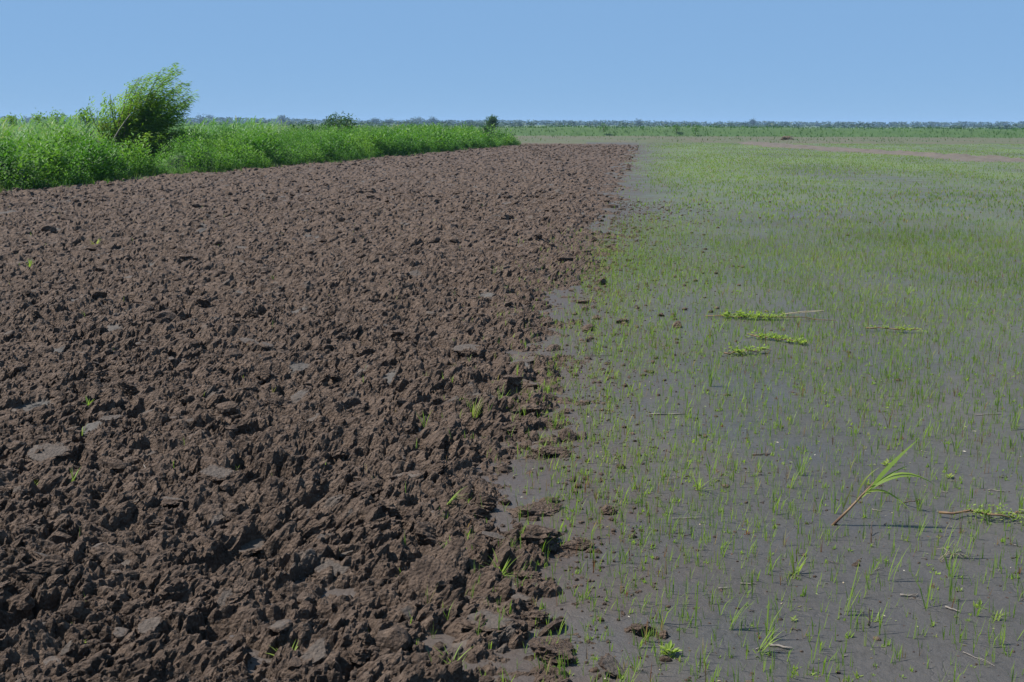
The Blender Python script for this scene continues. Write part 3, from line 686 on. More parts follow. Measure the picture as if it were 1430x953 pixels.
# clods that can be picked out in the ploughed strip (parts of the field)
for a in [(470, 808, 62, 0, .3, .0, (.5, -.1)), (76, 657, 62, 3, .1, .1, (.25, .1)), (160, 605, 36, 6, .4, .1, (.2, 0)), (398, 712, 105, 9, .9, .35, (.2, -.5)), (600, 830, 85, 1, 1.1, .1, (.3, -.7)), (625, 815, 70, 4, 1.0, .0, (.1, -.9)), (690, 890, 90, 0, .1, .2, (.1, 0)),
          (735, 765, 130, 5, .05, .25, (0, 0)), (800, 766, 60, 7, .1, .2, (0, 0)), (755, 717, 85, 8, .1, .2, (0, 0)), (855, 935, 52, 3, 1.4, .0, (.45, 0)), (735, 545, 60, 0, .1, .25, (.15, 0)), (735, 512, 60, 3, .1, .3, (.1, 0)), (286, 438, 24, 2, .3, -.1, (0, 0)), (656, 503, 46, 9, .1, .2, (.2, 0)),
          (540, 735, 44, 2, .5, .1, (0, .2)), (505, 705, 50, 4, .2, .1, (0, 0)), (630, 745, 90, 10, .3, .2, (.1, -.2)), (660, 730, 60, 11, .2, .0, (0, 0)), (565, 690, 60, 12, .7, .1, (.1, -.4)), (738, 815, 40, 13, .2, 0, (0, 0)), (730, 850, 34, 0, .2, .1, (.3, 0)), (745, 868, 60, 5, .1, .2, (0, 0)),
          (770, 915, 80, 1, .1, .2, (0, 0)), (285, 770, 60, 9, .3, .2, (.2, 0)), (310, 690, 58, 0, .5, .2, (.35, 0)), (215, 890, 40, 3, .5, .1, (.3, -.2)), (445, 940, 60, 6, .8, .1, (.3, -.4)), (350, 600, 30, 6, .3, .1, (.3, 0)), (320, 850, 60, 3, 1.2, .1, (.3, -.7)), (590, 575, 26, 2, .3, 0, (0, 0)),
          (150, 790, 70, 4, .4, .2, (0, 0)), (60, 830, 70, 7, .3, .2, (0, 0)), (35, 760, 50, 11, .6, .2, (0, -.3)), (240, 720, 44, 12, .3, .2, (0, 0)), (740, 580, 44, 2, .8, -.1, (0, 0)), (765, 636, 44, 4, .3, .1, (0, 0)), (715, 610, 40, 7, .3, .2, (0, 0)), (500, 640, 36, 9, .3, .2, (.2, -.4)), (430, 610, 46, 9, .5, .2, (.2, -.4))]:
    put_clod(a[0], a[1], a[2], a[3], a[4], a[5] + (.15 if a[2] >= 80 else 0), tilt=a[6], stretch=(1, 1, .6) if a[2] >= 80 or a[0] > 700 else (1, 1, 1))
cnt = 0
while cnt < 255:
    Yc = 2.7 + (random.random() ** 1.6) * 7.5; Xc = U(-.56 * (Yc + 1), 0); Xc = Xc + 0 * Yc
    if Xc > float(edge_x(np.array(Yc))) + .25: continue
    s = random.choice([U(.018, .030), U(.025, .042), U(.03, .065)]) * (1 + .04 * Yc)
    zz = float(ground_z(Xc, Yc)[0])
    o = obj('clod', CLM[random.randrange(len(CLM))], M_CLOD, plough, (Xc, Yc, zz + s * U(-.15, .25)))
    o.scale = (s, s, s * U(.8, 1.2)); o.rotation_euler = (U(-.6, .6), U(-.8, .4), .5 + U(-1.2, 1.2)); cnt += 1
# smaller and farther clods, joined
def plough_pts(n, y0, y1, pw, lo=-.58, off=.15):
    Y = (y0 ** pw + rng.random(n) * (y1 ** pw - y0 ** pw)) ** (1 / pw); xl = np.maximum(lo * (Y + 1), hedge_x(Y)); xr = edge_x(Y) + off
    return xl + rng.random(n) * (xr - xl), Y
X, Y = plough_pts(1300, 2.6, 26, 1.15); n = len(X); s = rng.uniform(.016, .040, n) * (1 + .045 * Y) * np.where(rng.random(n) < .12, 1.6, 1.0)
rt = .5 + rng.normal(0, .8, n)
A = scatter(CL2, np.stack([X, Y, ground_z(X, Y) + s * .1], 1), rt, np.stack([s, s, s * rng.uniform(.8, 1.3, n)], 1), None, None, rng.normal(0, .5, n))
X, Y = plough_pts(3400, 2.5, 14, 1.1, off=.35); n = len(X); s = rng.uniform(.004, .013, n) * (1 + .03 * Y)
B = scatter(CL1, np.stack([X, Y, ground_z(X, Y) + s * .3], 1), rng.random(n) * 6.28, s, None, None, rng.normal(0, .7, n))
X, Y = plough_pts(2600, 18, 85, 1.2); n = len(X); s = rng.uniform(.025, .075, n) * (1 + .006 * Y)
C_ = scatter(CL1, np.stack([X, Y, ground_z(X, Y) + s * .2], 1), rng.random(n) * 6.28, s, None, None, rng.normal(0, .6, n))
v, f, g = join([A, B, C_])
o = obj('small_clods', mesh_np('small_clods', v, f, {'grey': np.clip(g, 0, 1)}, False), M_SOIL, plough); o['kind'] = 'stuff'
# brown crumbs thrown onto the mud
n = 3800; Y = (2.5 ** 1.2 + rng.random(n) * (24 ** 1.2 - 2.5 ** 1.2)) ** (1 / 1.2); X = edge_x(Y) + .05 + rng.exponential(.22 + .025 * Y, n)
s = rng.uniform(.003, .010, n) * (1 + .05 * Y) * np.where(rng.random(n) < .12, 2.4, 1)
A = scatter(CL1, np.stack([X, Y, ground_z(X, Y) + s * .15], 1), rng.random(n) * 6.28, s)
n = 1700; X, Y = scatter_field(n, 2.4, 13, 1.5); s = rng.uniform(.0022, .006, n) * (1 + .05 * Y)
B = scatter(CL1, np.stack([X, Y, mud_z(X, Y) + s * .15], 1), rng.random(n) * 6.28, s)
v, f, g = join([A, B])
tag(obj('soil_crumbs', mesh_np('soil_crumbs', v, f, {'grey': g * 0}), M_SOIL), 'brown soil crumbs strewn over the grey mud along the ploughed edge', 'crumbs', kind='stuff')
# loose clods out on the mud: things of their own
for px, py, wp, k, lab in [(895, 884, 42, 1, 'reddish brown clod alone on the mud near the broad-leaved rosette'), (926, 890, 22, 5, 'flat brown crumbly clod touching the right of the reddish clod'), (848, 718, 26, 2, 'small dark mossy clod on the mud right of the jutting ploughed ridge'),
                           (866, 653, 20, 4, 'small dark clod among seedlings in the middle of the mud'), (832, 446, 18, 7, 'grey-brown clod at the ploughed edge, left of a pair'), (867, 452, 20, 8, 'brown clod at the ploughed edge, right of a pair'),
                           (924, 442, 11, 2, 'tiny black upright clod farther out on the mud'), (946, 457, 20, 5, 'flat dark clod lying beyond the tiny upright clod'), (796, 519, 11, 4, 'tiny dark clod just off the ploughed edge'), (847, 521, 10, 2, 'tiny black clod standing on the mud right of another tiny clod'),
                           (878, 365, 12, 7, 'far brown clod on the mud beside the ploughed edge'), (806, 613, 18, 8, 'dark clod on the mud just right of the torn ploughed edge'), (835, 772, 16, 11, 'dark clod at the tip of the jutting ploughed ridge')]:
    o = put_clod(px, py, wp, k, None, .12, 'soil_clod', None); tag(o, lab, 'clod', 'loose clods on the mud')

# flecks of dead leaf and straw pressed on the mud
def fleck():
    l_, w_ = U(.5, 1.3), U(.18, .5); a = U(-.2, .2)
    return np.array([(-l_, -w_ * .4, .05), (0, -w_, .18 + a), (l_, w_ * .2, .08), (0, w_, .12)]), np.array([[0, 1, 2, 3]]), np.full(4, 0.0)
FL = [fleck() for _ in range(12)]
X, Y = scatter_field(15000, 2.4, 20, 1.6, edge=-.2); n = len(X); k = rng.random(n) < np.clip(.55 + 1.3 * vn(X * 1.7, Y * 1.7, 321), .1, 1); X, Y = X[k], Y[k]; n = len(X)
sz = rng.uniform(.0025, .0075, n) * (1 + .05 * Y); tn = rng.choice([.04, .2, .4, .62, .85, .95], n, p=[.24, .22, .2, .2, .08, .06]) + rng.normal(0, .04, n)
v, f, t = scatter(FL, np.stack([X, Y, ground_z(X, Y) + .001], 1), rng.random(n) * 6.28, sz, tn)
M_LITTER = leaf_material('leaf_litter', [(0.0, (0.045, 0.026, 0.018)), (0.2, (0.115, 0.060, 0.035)), (0.4, (0.12, 0.105, 0.045)), (0.62, (0.15, 0.19, 0.06)), (0.85, (0.28, 0.23, 0.15)), (1.0, (0.40, 0.37, 0.30))], 0.1)
tag(obj('mud_litter', mesh_np('mud_litter', v, f, {'tint': np.clip(t, 0, 1)}, False), M_LITTER), 'small flecks of dead leaf and straw stuck to the grey mud', 'litter', kind='stuff')

# ------------------------------------------------------------------ seedlings on the mud
def tints(n, x, y): 
    t = .38 + .30 * fbm(x * .8, y * .5, 311, 2) + rng.normal(0, .14, n); odd = rng.random(n)
    t = np.where(odd < .05, rng.uniform(.85, .95, n), np.where(odd < .09, 1.0, t)); return np.clip(t, .02, 1)
parts = []
X, Y = scatter_field(24000, 2.5, 18, 1.7, edge=-.1)
k = rng.random(len(X)) < np.clip(.68 + 1.0 * patchy(X, Y) + .02 * Y, .15, 1) * sstep(-.35, .30, X - edge_x(Y)) ** .7 * sstep(18, 13, Y)
X, Y = X[k], Y[k]
lean_dir = rng.normal(0, .9, len(X))
near = [(float(a), float(b)) for a, b in zip(X, Y)]
low = rng.random(len(X)) < .30
sc_ = rng.uniform(.55, 1.15, len(X)) * np.where(rng.random(len(X)) < .07, 1.45, 1.0)
inview = np.abs(X) < .47 * (Y + .4)
big = np.argsort(-(sc_ / Y) * (~low) * inview * (Y > 3.1))[:120]; rest = np.ones(len(X), bool); rest[big] = False
a = rest & ~low; parts.append(scatter(SEED_NEAR, np.stack([X, Y, ground_z(X, Y)], 1)[a], rng.random(a.sum()) * 6.28, sc_[a], tints(a.sum(), X[a], Y[a])))
a = rest & low; parts.append(scatter(SEED_LOW, np.stack([X, Y, ground_z(X, Y)], 1)[a], rng.random(a.sum()) * 6.28, sc_[a], np.clip(tints(a.sum(), X[a], Y[a]) + .12, 0, 1)))
BX, BY, BS = X[big], Y[big], sc_[big]
X, Y = scatter_field(88000, 3.0, 22, 1.7, edge=-.25)
k = rng.random(len(X)) < np.clip(.70 + 1.1 * patchy(X, Y), .15, 1) * sstep(-.35, .45, X - edge_x(Y)) * sstep(1.5, 5, Y) * sstep(22, 15, Y); X, Y = X[k], Y[k]
parts.append(scatter(SEED_FINE, np.stack([X, Y, mud_z(X, Y)], 1), rng.random(len(X)) * 6.28, rng.uniform(.6, 1.2, len(X)) * (1 + .02 * Y), np.clip(tints(len(X), X, Y) + .10, 0, 1)))
X, Y = scatter_field(42000, 12.5, 58, 1.45, edge=-.2); k = rng.random(len(X)) < np.clip(.62 + 1.1 * patchy(X, Y), .12, 1) * sstep(-.3, 1.5, X - edge_x(Y)) * sstep(58, 42, Y) * sstep(14.5, 23, Y); X, Y = X[k], Y[k]
parts.append(scatter(SEED_MID, np.stack([X, Y, mud_z(X, Y)], 1), rng.random(len(X)) * 6.28, rng.uniform(.6, 1.1, len(X)), tints(len(X), X, Y)))
X, Y = scatter_field(50000, 40, 100, 1.3, edge=-.3)
k = (rng.random(len(X)) < np.clip(.55 + .9 * patchy(X * .6, Y * .7), .06, 1) * sstep(-.5, 2.0, X - edge_x(Y)) * sstep(40, 56, Y)) & (np.abs(X - track_c(Y)) > 1.5); X, Y = X[k], Y[k]
parts.append(scatter(SEED_FAR, np.stack([X, Y, mud_z(X, Y)], 1), rng.random(len(X)) * 6.28, rng.uniform(.45, .95, len(X)), tints(len(X), X, Y)))
v, f, t = join(parts)
tag(obj('mud_seedlings', mesh_np('mud_seedlings', v, f, {'tint': np.clip(t, 0, 1)}, False), M_SEED), 'thin green grass seedlings sprouting all over the grey mud', 'seedlings', kind='stuff')
SM = []; SMALL = []
for k in range(24):
    v, f, t = SEED_NEAR[k % len(SEED_NEAR)]; SM.append(mesh_np('grass_seedling', v, f, {'tint': np.clip(t + U(.3, .6), 0, 1)}, False))
zb = ground_z(BX, BY)
for k in range(len(BX)):
    o = obj('grass_seedling', SM[k % len(SM)], M_SEED, None, (BX[k], BY[k], zb[k])); s = float(BS[k]); o.scale = (s, s, s * 1.1); o.rotation_euler = (0, 0, U(0, 6.28))
    SMALL.append((o, 'thin grass seedling', 'seedling', 'near grass seedlings on the mud'))

# sparse grass left in the ploughed soil and along its torn edge
X, Y = plough_pts(520, 2.6, 22, 1.3); k = rng.random(len(X)) < np.clip(.40 + 1.6 * patchy(X * 2, Y * 2), 0, 1); X, Y = X[k], Y[k]
pa = scatter(SEED_NEAR, np.stack([X, Y, ground_z(X, Y)], 1), rng.random(len(X)) * 6.28, rng.uniform(.35, .8, len(X)), tints(len(X), X, Y))
n = 1500; Y = 3 + rng.random(n) ** 1.3 * 14; X = edge_x(Y) + .02 + rng.normal(0, .24, n) * (1 + .06 * Y)
pb = scatter(SEED_NEAR, np.stack([X, Y, ground_z(X, Y)], 1), rng.random(n) * 6.28, rng.uniform(.5, 1.1, n), np.clip(tints(n, X, Y) + .05, 0, 1))
v, f, t = join([pa, pb])
tag(obj('plough_sprouts', mesh_np('plough_sprouts', v, f, {'tint': np.clip(t, 0, 1)}, False), M_SEED), 'sparse green sprouts left between the ploughed clods', 'sprouts', kind='stuff')

# ------------------------------------------------------------------ single plants (each blade a part)
def leaf_mesh(Vf): return mesh_np('blade', Vf[0], Vf[1], {'tint': np.clip(Vf[2], 0, 1)})
def plant(name, label, px, py, hpx, nb, wmm=4, lean=(.05, .5), curl=(.2, 1.0), azr=(0, 6.28), tint=.5, group='grass tufts', m=None, extra_low=0, cat='grass'):
    wmm = wmm * 1.25
    g = G(px, py); g[2] = float(ground_z(g[0], g[1])[0]) - .006; h = hpx / ppm(g) / math.cos(R(15))
    t = thing(name, label, cat, g, group)
    for k in range(nb):
        obj('blade', leaf_mesh(blade((U(-.008, .008), U(-.008, .008), 0), U(*azr), h * U(.6, 1.08), U(*lean), U(*curl), wmm * .001 * U(.8, 1.2), 5, tint + U(-.12, .12))), m or M_SEED, t)
    for k in range(extra_low):
        obj('blade', leaf_mesh(blade((U(-.01, .01), U(-.01, .01), 0), U(0, 6.28), h * U(.25, .45), U(.9, 1.4), U(0, .4), wmm * .0012, 3, tint + U(-.1, .2))), m or M_SEED, t)
    return t
# the tall arching grass plant
g = G(1160, 733); g[2] = float(ground_z(g[0], g[1])[0]) - .01; k_ = 1.12 / ppm(g)
t = thing('arching_grass_plant', 'tallest grass plant on the mud, with reddish stalk and long leaves arching right', 'plant', g)
b = tube([(0, 0, 0), (22 * k_, 0, 24 * k_), (52 * k_, .01, 58 * k_)], [.0065, .0055, .0035], 6); obj('stalk', mesh_np('stalk', b[0], b[1]), M_STALK, t)
def ribbon(pts, width, tint):
    pts = np.array(pts, float); V, T = [], []; n = len(pts)
    for k in range(n):
        d = pts[min(k + 1, n - 1)] - pts[max(k - 1, 0)]; s = np.cross(d, [0, -.6, .8]); s /= np.linalg.norm(s) + 1e-9; f = k / (n - 1)
        wv = width * .5 * (min(1, .35 + 2.2 * f) if f < .35 else 1.0 - .97 * ((f - .35) / .65) ** 1.6)
        V += [pts[k] - s * wv, pts[k] + s * wv]; T += [tint] * 2
    return np.array(V), np.array([[2 * k, 2 * k + 1, 2 * k + 3, 2 * k + 2] for k in range(n - 1)]), np.array(T)
for a, b_, c, wd, tn in [((46, 52), (64, 82), (98, 118), .013, .48), ((44, 48), (80, 92), (126, 56), .010, .62), ((42, 44), (72, 74), (108, 66), .008, .45), ((36, 40), (60, 64), (96, 24), .009, .66), ((30, 34), (34, 62), (52, 84), .006, .82), ((14, 18), (16, 40), (24, 66), .005, .9), ((40, 46), (66, 76), (92, 84), .006, .55)]:
    pts = bez((a[0] * k_, U(-.01, .01), a[1] * k_), (b_[0] * k_, U(-.04, .02), b_[1] * k_), (c[0] * k_, U(-.06, .03), c[1] * k_), 9)
    obj('leaf', leaf_mesh(ribbon(pts, wd * 1.35, tn)), M_SEED, t)

plant('grass_plant', 'bright broad-bladed grass plant left of the tallest plant, lower in view', 1112, 800, 48, 7, 5, (.1, .7), (.1, .8), tint=.62, extra_low=6)
plant('grass_tuft', 'spreading grass tuft with splayed blades in the middle of the mud', 975, 685, 42, 12, 3.5, (.3, .9), (.2, .9), tint=.58, extra_low=6)
plant('grass_tuft', 'bent grass shoot with starry top left of the straw tuft', 1182, 860, 70, 4, 4, (.15, .35), (.1, .4), (-.6, .6), .6)
plant('grass_tuft', 'upright seedling pair with curved tips under the tallest plant', 1243, 812, 60, 3, 4, (.1, .3), (.2, .7), (-.6, .6), .5)
plant('grass_tuft', 'dense upright tuft with reddish base far out on the mud', 992, 540, 46, 18, 3.5, (.02, .3), (.1, .5), (-1, 2.5), .42)
plant('grass_tuft', 'fine bushy tuft right of the tallest grass plant', 1284, 712, 42, 20, 2.5, (.02, .35), (.1, .5), tint=.42)
plant('grass_tuft', 'thick fine tuft beyond and left of the tallest plant', 1118, 664, 42, 22, 2.5, (.02, .45), (.1, .5), tint=.48)
plant('grass_tuft', 'yellow-green low cushion of grass near the right foreground', 1303, 870, 16, 4, 3, (.3, .9), (.1, .6), tint=.72, extra_low=26)
plant('grass_tuft', 'wide yellow-green cushion at the right edge of the foreground', 1395, 860, 22, 8, 3, (.3, .9), (.1, .6), tint=.70, extra_low=26)
plant('grass_tuft', 'tall thin dark green seedling clump below the straw tuft', 1328, 840, 62, 8, 2.5, (.02, .15), (.05, .3), tint=.35)
plant('grass_tuft', 'curving leafy shoots at the lower middle of the mud', 1060, 915, 48, 7, 4, (.2, .7), (.2, .9), (-.9, .9), .55, extra_low=5)
plant('grass_tuft', 'arching shoots at the left side of the open mud foreground', 1020, 880, 66, 5, 4, (.15, .4), (.3, .9), (-.5, .8), .5)
plant('grass_tuft', 'small splayed tuft near the dark upright stub', 1218, 868, 26, 7, 3.5, (.2, .8), (.1, .6), tint=.62, extra_low=6)
plant('grass_tuft', 'bright green tuft on clods at the bottom of the ploughed soil', 404, 925, 34, 12, 6, (.3, 1.0), (.2, .9), tint=.66, extra_low=8)
plant('grass_tuft', 'yellow-green tuft at the torn edge farther up the ploughed soil', 660, 600, 40, 14, 4.5, (.05, .5), (.1, .7), tint=.66)
plant('grass_tuft', 'small bright tuft left of the yellow-green edge tuft', 593, 618, 30, 9, 4, (.05, .5), (.1, .7), tint=.62)
plant('grass_tuft', 'wide grassy tussock on the ploughed edge above the grey slab', 700, 806, 42, 26, 4, (.3, 1.1), (.2, .9), tint=.55, extra_low=10)
plant('grass_tuft', 'small tuft in clods just left of the grassy tussock', 628, 800, 30, 10, 4.5, (.2, .8), (.2, .8), tint=.58, extra_low=4)
plant('grass_tuft', 'faint grass blades at the very bottom of the ploughed edge', 632, 950, 44, 9, 4, (.2, .8), (.2, .8), tint=.6)
plant('grass_tuft', 'grass blades arching over a ploughed ridge near the boundary', 625, 722, 36, 7, 4, (.4, .9), (.3, .9), (-.5, 1.0), .55)
plant('grass_tuft', 'grass tuft by the deep hole in the ploughed soil', 330, 672, 28, 12, 3, (.1, .8), (.2, .8), tint=.5)
plant('grass_tuft', 'low grass strands beside the grey slab at far left', 45, 690, 22, 9, 3.5, (.5, 1.1), (.1, .5), (-.4, .8), .6)
plant('grass_tuft', 'grass sprig under the right end of the grey slab at far left', 103, 690, 24, 8, 3.5, (.2, .8), (.1, .6), tint=.55)
plant('grass_tuft', 'green grass sprig in clods near the left border', 125, 590, 18, 10, 3.5, (.3, .9), (.1, .6), tint=.55)
plant('grass_tuft', 'yellow leafy weed far out in the ploughed soil at left', 134, 350, 14, 22, 12, (.3, 1.2), (.1, .6), tint=.80)
plant('grass_tuft', 'faint grass tuft left below the yellow leafy weed', 42, 382, 14, 14, 6, (.1, .7), (.1, .6), tint=.5)
plant('grass_tuft', 'green tuft at the torn edge below the two grey slabs', 700, 575, 26, 10, 4, (.1, .6), (.1, .6), tint=.5)
plant('grass_tuft', 'tuft by the lone standing clod at the ploughed edge', 775, 600, 30, 12, 3, (.05, .4), (.1, .5), tint=.45)
plant('grass_tuft', 'bushy pale tuft far out near the right side of the mud', 1268, 412, 20, 14, 4, (.1, .7), (.1, .6), tint=.6)
plant('grass_tuft', 'tall wispy tuft at the right border of the mud', 1418, 600, 40, 8, 3, (.05, .35), (.1, .5), tint=.48)
# broad-leaved rosette
def rosette(label, px, py, wpx, n, tint):
    g = G(px, py); g[2] = float(ground_z(g[0], g[1])[0]); s = wpx / ppm(g) * .5; t = thing('rosette_weed', label, 'weed', g, 'broad-leaved rosettes')
    for k in range(n):
        a = k * 2.4; d = np.array([math.cos(a), math.sin(a), U(.3, 1.2)]); v, f, tt = leafq(np.array([0, 0, s * .1 * (k % 4)]), d, np.array([0, 0, 1.0]), s * U(.75, 1.1), s * U(.28, .4), np.clip(tint + U(-.1, .1), 0, 1), .15)
        obj('leaf', mesh_np('leaf', v, f, {'tint': tt}, False), M_SEED, t)
rosette('light green broad-leaved rosette right of the reddish clod', 934, 916, 42, 14, .68)
rosette('small pale rosette of round leaves left of the dark upright stub', 1108, 868, 18, 8, .74)
rosette('yellow-green rosette between tallest plant and right border', 1238, 650, 22, 12, .72)
rosette('small yellow rosette at the bottom right foreground', 1326, 668, 20, 10, .75)
rosette('light green rosette among the clods near the bottom left', 118, 918, 14, 8, .7)
rosette('small green rosette on a grey slab in the ploughed soil', 233, 812, 14, 8, .68)
# creeping weeds with runners
def runner(label, x0, y0, x1, y1, npl, lw, tint, red=True, clus=(0, 1), bare=None):
    a = G(x0, y0); b = G(x1, y1); c = (a + b) / 2; c[2] = 0
    t = thing('creeping_weed', label, 'weed', c, 'creeping weeds on the mud')
    pts = [a + (b - a) * f + np.array([0, U(-.04, .04), .012 + U(0, .02)]) - c for f in np.linspace(0, 1, 9)]
    v, f, _ = tube(pts, np.linspace(.006, .003, 9), 5); obj('runner', mesh_np('runner', v, f), M_STALK if red else M_STRAW, t)
    if bare:
        pts = [G(*p) - c + np.array([0, 0, .02 + .02 * i]) for i, p in enumerate(bare)]
        v, f, _ = tube(pts, np.linspace(.006, .004, len(pts)), 5); obj('runner', mesh_np('runner', v, f), M_STRAW, t)
    P = []
    for k in range(npl):
        ff = clus[0] + (clus[1] - clus[0]) * (.5 + .5 * (U(-1, 1) + U(-1, 1)) / 2 if k % 3 else random.random()); p0 = a + (b - a) * ff - c + np.array([U(-.02, .02), U(-.045, .045), .006 + abs(random.gauss(0, .014))])
        for q in range(5): P.append(leafq(p0 + np.array([U(-.02, .02), U(-.02, .02), U(0, .02)]), np.array([U(-1, 1), U(-1, 1), U(-.1, .8)]), np.array([U(-.5, .5), U(-.5, .5), 1.0]), .75 * lw * U(.7, 1.3), lw * U(.3, .5), np.clip(tint + U(-.18, .14), 0, .84), .1))
    v, f, tt = join(P); o = obj('foliage', mesh_np('foliage', v, f, {'tint': tt}, False), M_SEED, t); o['kind'] = 'stuff'
runner('largest creeping weed with long straw runner far out on the mud', 985, 444, 1165, 449, 80, .045, .66, True, (.12, .62), [(1090, 443), (1120, 442), (1150, 444)])
runner('creeping weed lying just below the largest creeping weed', 1045, 472, 1128, 483, 44, .040, .64)
runner('short creeping weed left below the other two creeping weeds', 1010, 497, 1072, 492, 28, .040, .64)
runner('creeping weed with reddish runner at the right border', 1312, 722, 1440, 728, 38, .022, .64, True, (.3, 1.0))
runner('thin yellow creeping weed on the right side beyond the others', 1208, 462, 1290, 466, 22, .032, .70)
# straw tuft
g = G(1330, 778); g[2] = float(mud_z(np.array([g[0]]), np.array([g[1]]))[0]); t = thing('straw_tuft', 'tuft of dead flattened straw with green shoots on the right of the mud', 'tuft', g)
for k in range(14):
    a = U(0, 6.28); l_ = U(.03, .085); v, f, _ = tube([(0, 0, U(.004, .015)), (math.cos(a) * l_ * .5, math.sin(a) * l_ * .5, U(.012, .03)), (math.cos(a) * l_, math.sin(a) * l_, .004)], [.0012, .0010, .0008], 4); obj('straw', mesh_np('straw', v, f), M_STRAW, t)
for k in range(9): obj('blade', leaf_mesh(blade((U(-.05, .08), U(-.02, .02), 0), U(-.8, .8), U(.08, .17), U(.05, .4), U(.1, .6), .004, 5, U(.4, .65))), M_SEED, t)

# ------------------------------------------------------------------ twigs and sticks
def twig(px, py, lpx, ang, m, label, group='twigs lying on the mud', thick=.0035, up=0.0):
    thick *= .72
    g = G(px, py); z = float(ground_z(g[0], g[1])[0]); g[2] = z; l_ = lpx / ppm(g); a = R(ang)
    d = np.array([math.cos(a), math.sin(a) * 2.0, 0]); d = d / max(1e-6, abs(d[0]) if abs(d[0]) > .4 else 1)
    n = 6; pts = []
    for k in range(n):
        f = k / (n - 1) - .5; pts.append(d * l_ * f + np.array([0, U(-.006, .006), thick * .7 + U(0, .004) + up * l_ * (f + .5)]))
    v, f, _ = tube(pts, np.linspace(thick, thick * .55, n), 5)
    o = obj('twig', mesh_np('twig', v, f), m, None, g)
    if label in (TW, TD): SMALL.append((o, label, 'twig', group))
    else: tag(o, label, 'twig', group)
TW = 'short pale twig'; TD = 'short dark twig'
twig(932, 580, 52, 2, M_TWIGP, 'long pale stick lying among seedlings in the middle mud', thick=.007)
twig(1064, 636, 28, 5, M_TWIGD, 'dark straight stick left beyond the tallest grass plant', thick=.006)
twig(1217, 745, 5, 60, M_TWIGD, 'thin dark stub right below the tallest grass plant', thick=.004, up=3)
twig(1273, 708, 14, -50, M_TWIGD, 'slanting dark stick to the right of the tallest grass plant', thick=.005, up=1.2)
twig(1213, 876, 4, 80, M_TWIGD, 'dark upright stub sticking from the foreground mud', thick=.004, up=6)
twig(836, 497, 38, 2, M_TWIGD, 'thin dark stick beside the ploughed edge left of the creeping weeds', thick=.004)
twig(1380, 580, 38, 2, M_TWIGP, 'pale forked stick near the right border of the mud', thick=.004)
twig(220, 750, 34, -22, M_TWIGP, 'pale dry stick lying on clods in the ploughed soil', 'sticks in the ploughed soil', .005)
twig(205, 672, 24, -50, M_TWIGP, 'thin pale straw on a grey slab in the ploughed soil', 'sticks in the ploughed soil', .003)
twig(1090, 906, 30, -10, M_TWIGP, 'flat pale bark strip at the bottom of the mud', thick=.007)
twig(1270, 834, 26, 2, M_TWIGP, 'pale twig with dark end in the foreground right of centre', thick=.005)
twig(1330, 853, 14, -35, M_TWIGP, 'small slanted pale chip in the right foreground', thick=.005)
twig(1045, 815, 22, 0, M_TWIGP, 'pale chip lying left of the bright broad-bladed plant', thick=.004)
twig(1012, 822, 18, 12, M_TWIGP, 'pale chip near the left of the open mud foreground', thick=.004)
twig(1366, 922, 28, -38, M_TWIGP, 'slanted pale straw at the bottom right of the mud', thick=.0025)
twig(960, 725, 44, 3, M_TWIGP, 'pale straws crossing a small mossy lump', thick=.003)
twig(1392, 686, 22, -12, M_TWIGP, 'pale bent twig left of the right border', thick=.004)
for k in range(34):
    q = random.random(); py = 540 + 400 * q ** .8; px = U(860, 1425); dk = random.random() < .65
    twig(px, py, U(6, 18) * (.6 + .5 * q), U(-25, 25), M_TWIGD if dk else M_TWIGP, TD if dk else TW, 'dark twigs on the mud' if dk else 'pale twigs on the mud', U(.0018, .0035))

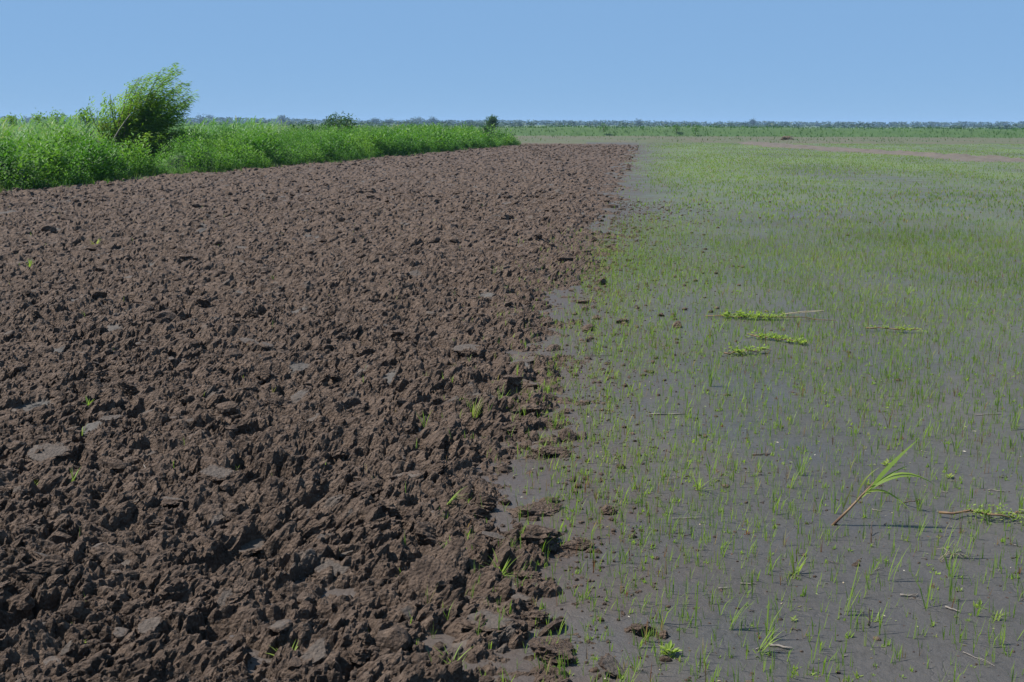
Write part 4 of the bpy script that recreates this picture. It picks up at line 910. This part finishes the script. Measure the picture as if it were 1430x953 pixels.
# labels of the small things, told by their place among the landmarks on the mud
LM = [((1160, 733), 'tallest arching grass plant'), ((1330, 778), 'dead straw tuft'), ((895, 884), 'reddish lone clod'), ((975, 685), 'spreading grass tuft'), ((1112, 800), 'broad-bladed grass plant'), ((1380, 726), 'reddish creeping weed'),
      ((1213, 876), 'dark upright stub'), ((1060, 442), 'largest creeping weed'), ((932, 580), 'long pale stick'), ((848, 718), 'dark mossy clod'), ((1303, 870), 'yellow-green grass cushion')]
LMP = [(G(*p), nm) for p, nm in LM]
ORD = ['closest', 'second closest', 'third closest', 'fourth closest', 'fifth closest', 'sixth closest', 'seventh closest', 'eighth closest', 'ninth closest', 'tenth closest'] + [w + ' closest' for w in ('eleventh', 'twelfth', 'thirteenth', 'fourteenth', 'fifteenth', 'sixteenth', 'seventeenth', 'eighteenth', 'nineteenth', 'twentieth')]
buckets = {}
for o, lab, cat, grp in SMALL:
    p = np.array(o.location); dd = [(np.hypot(p[0] - q[0], p[1] - q[1]), q, nm) for q, nm in LMP]; d, q, nm = min(dd, key=lambda e: e[0])
    dx, dy = p[0] - q[0], p[1] - q[1]
    side = ('to the right of' if dx > 0 else 'to the left of') if abs(dx) > abs(dy) else ('beyond' if dy > 0 else 'in front of')
    buckets.setdefault((lab, side, nm), []).append((d, o, cat, grp))
for (lab, side, nm), lst in buckets.items():
    for k, (d, o, cat, grp) in enumerate(sorted(lst, key=lambda e: e[0])):
        tag(o, '%s, %s %s the %s' % (lab, ORD[min(k, 19)], side, nm), cat, grp)

# ------------------------------------------------------------------ haze
bm = bmesh.new(); bmesh.ops.create_cube(bm, size=1.0)
hm = bpy.data.meshes.new('haze'); bm.to_mesh(hm); bm.free()
m, n, l, p, out = mat('haze_air'); n.remove(p)
pv = n.new('ShaderNodeVolumePrincipled'); pv.inputs['Color'].default_value = (0.42, 0.66, 1.0, 1); pv.inputs['Density'].default_value = 0.0002; pv.inputs['Anisotropy'].default_value = 0.0
l.new(pv.outputs[0], out.inputs['Volume'])
hz = obj('haze', hm, m); hz.scale = (4100, 2900, 14.5); hz.location = (0, 1050, 6.0)
tag(hz, 'thin blue summer haze over the flat fields', 'haze', kind='stuff')
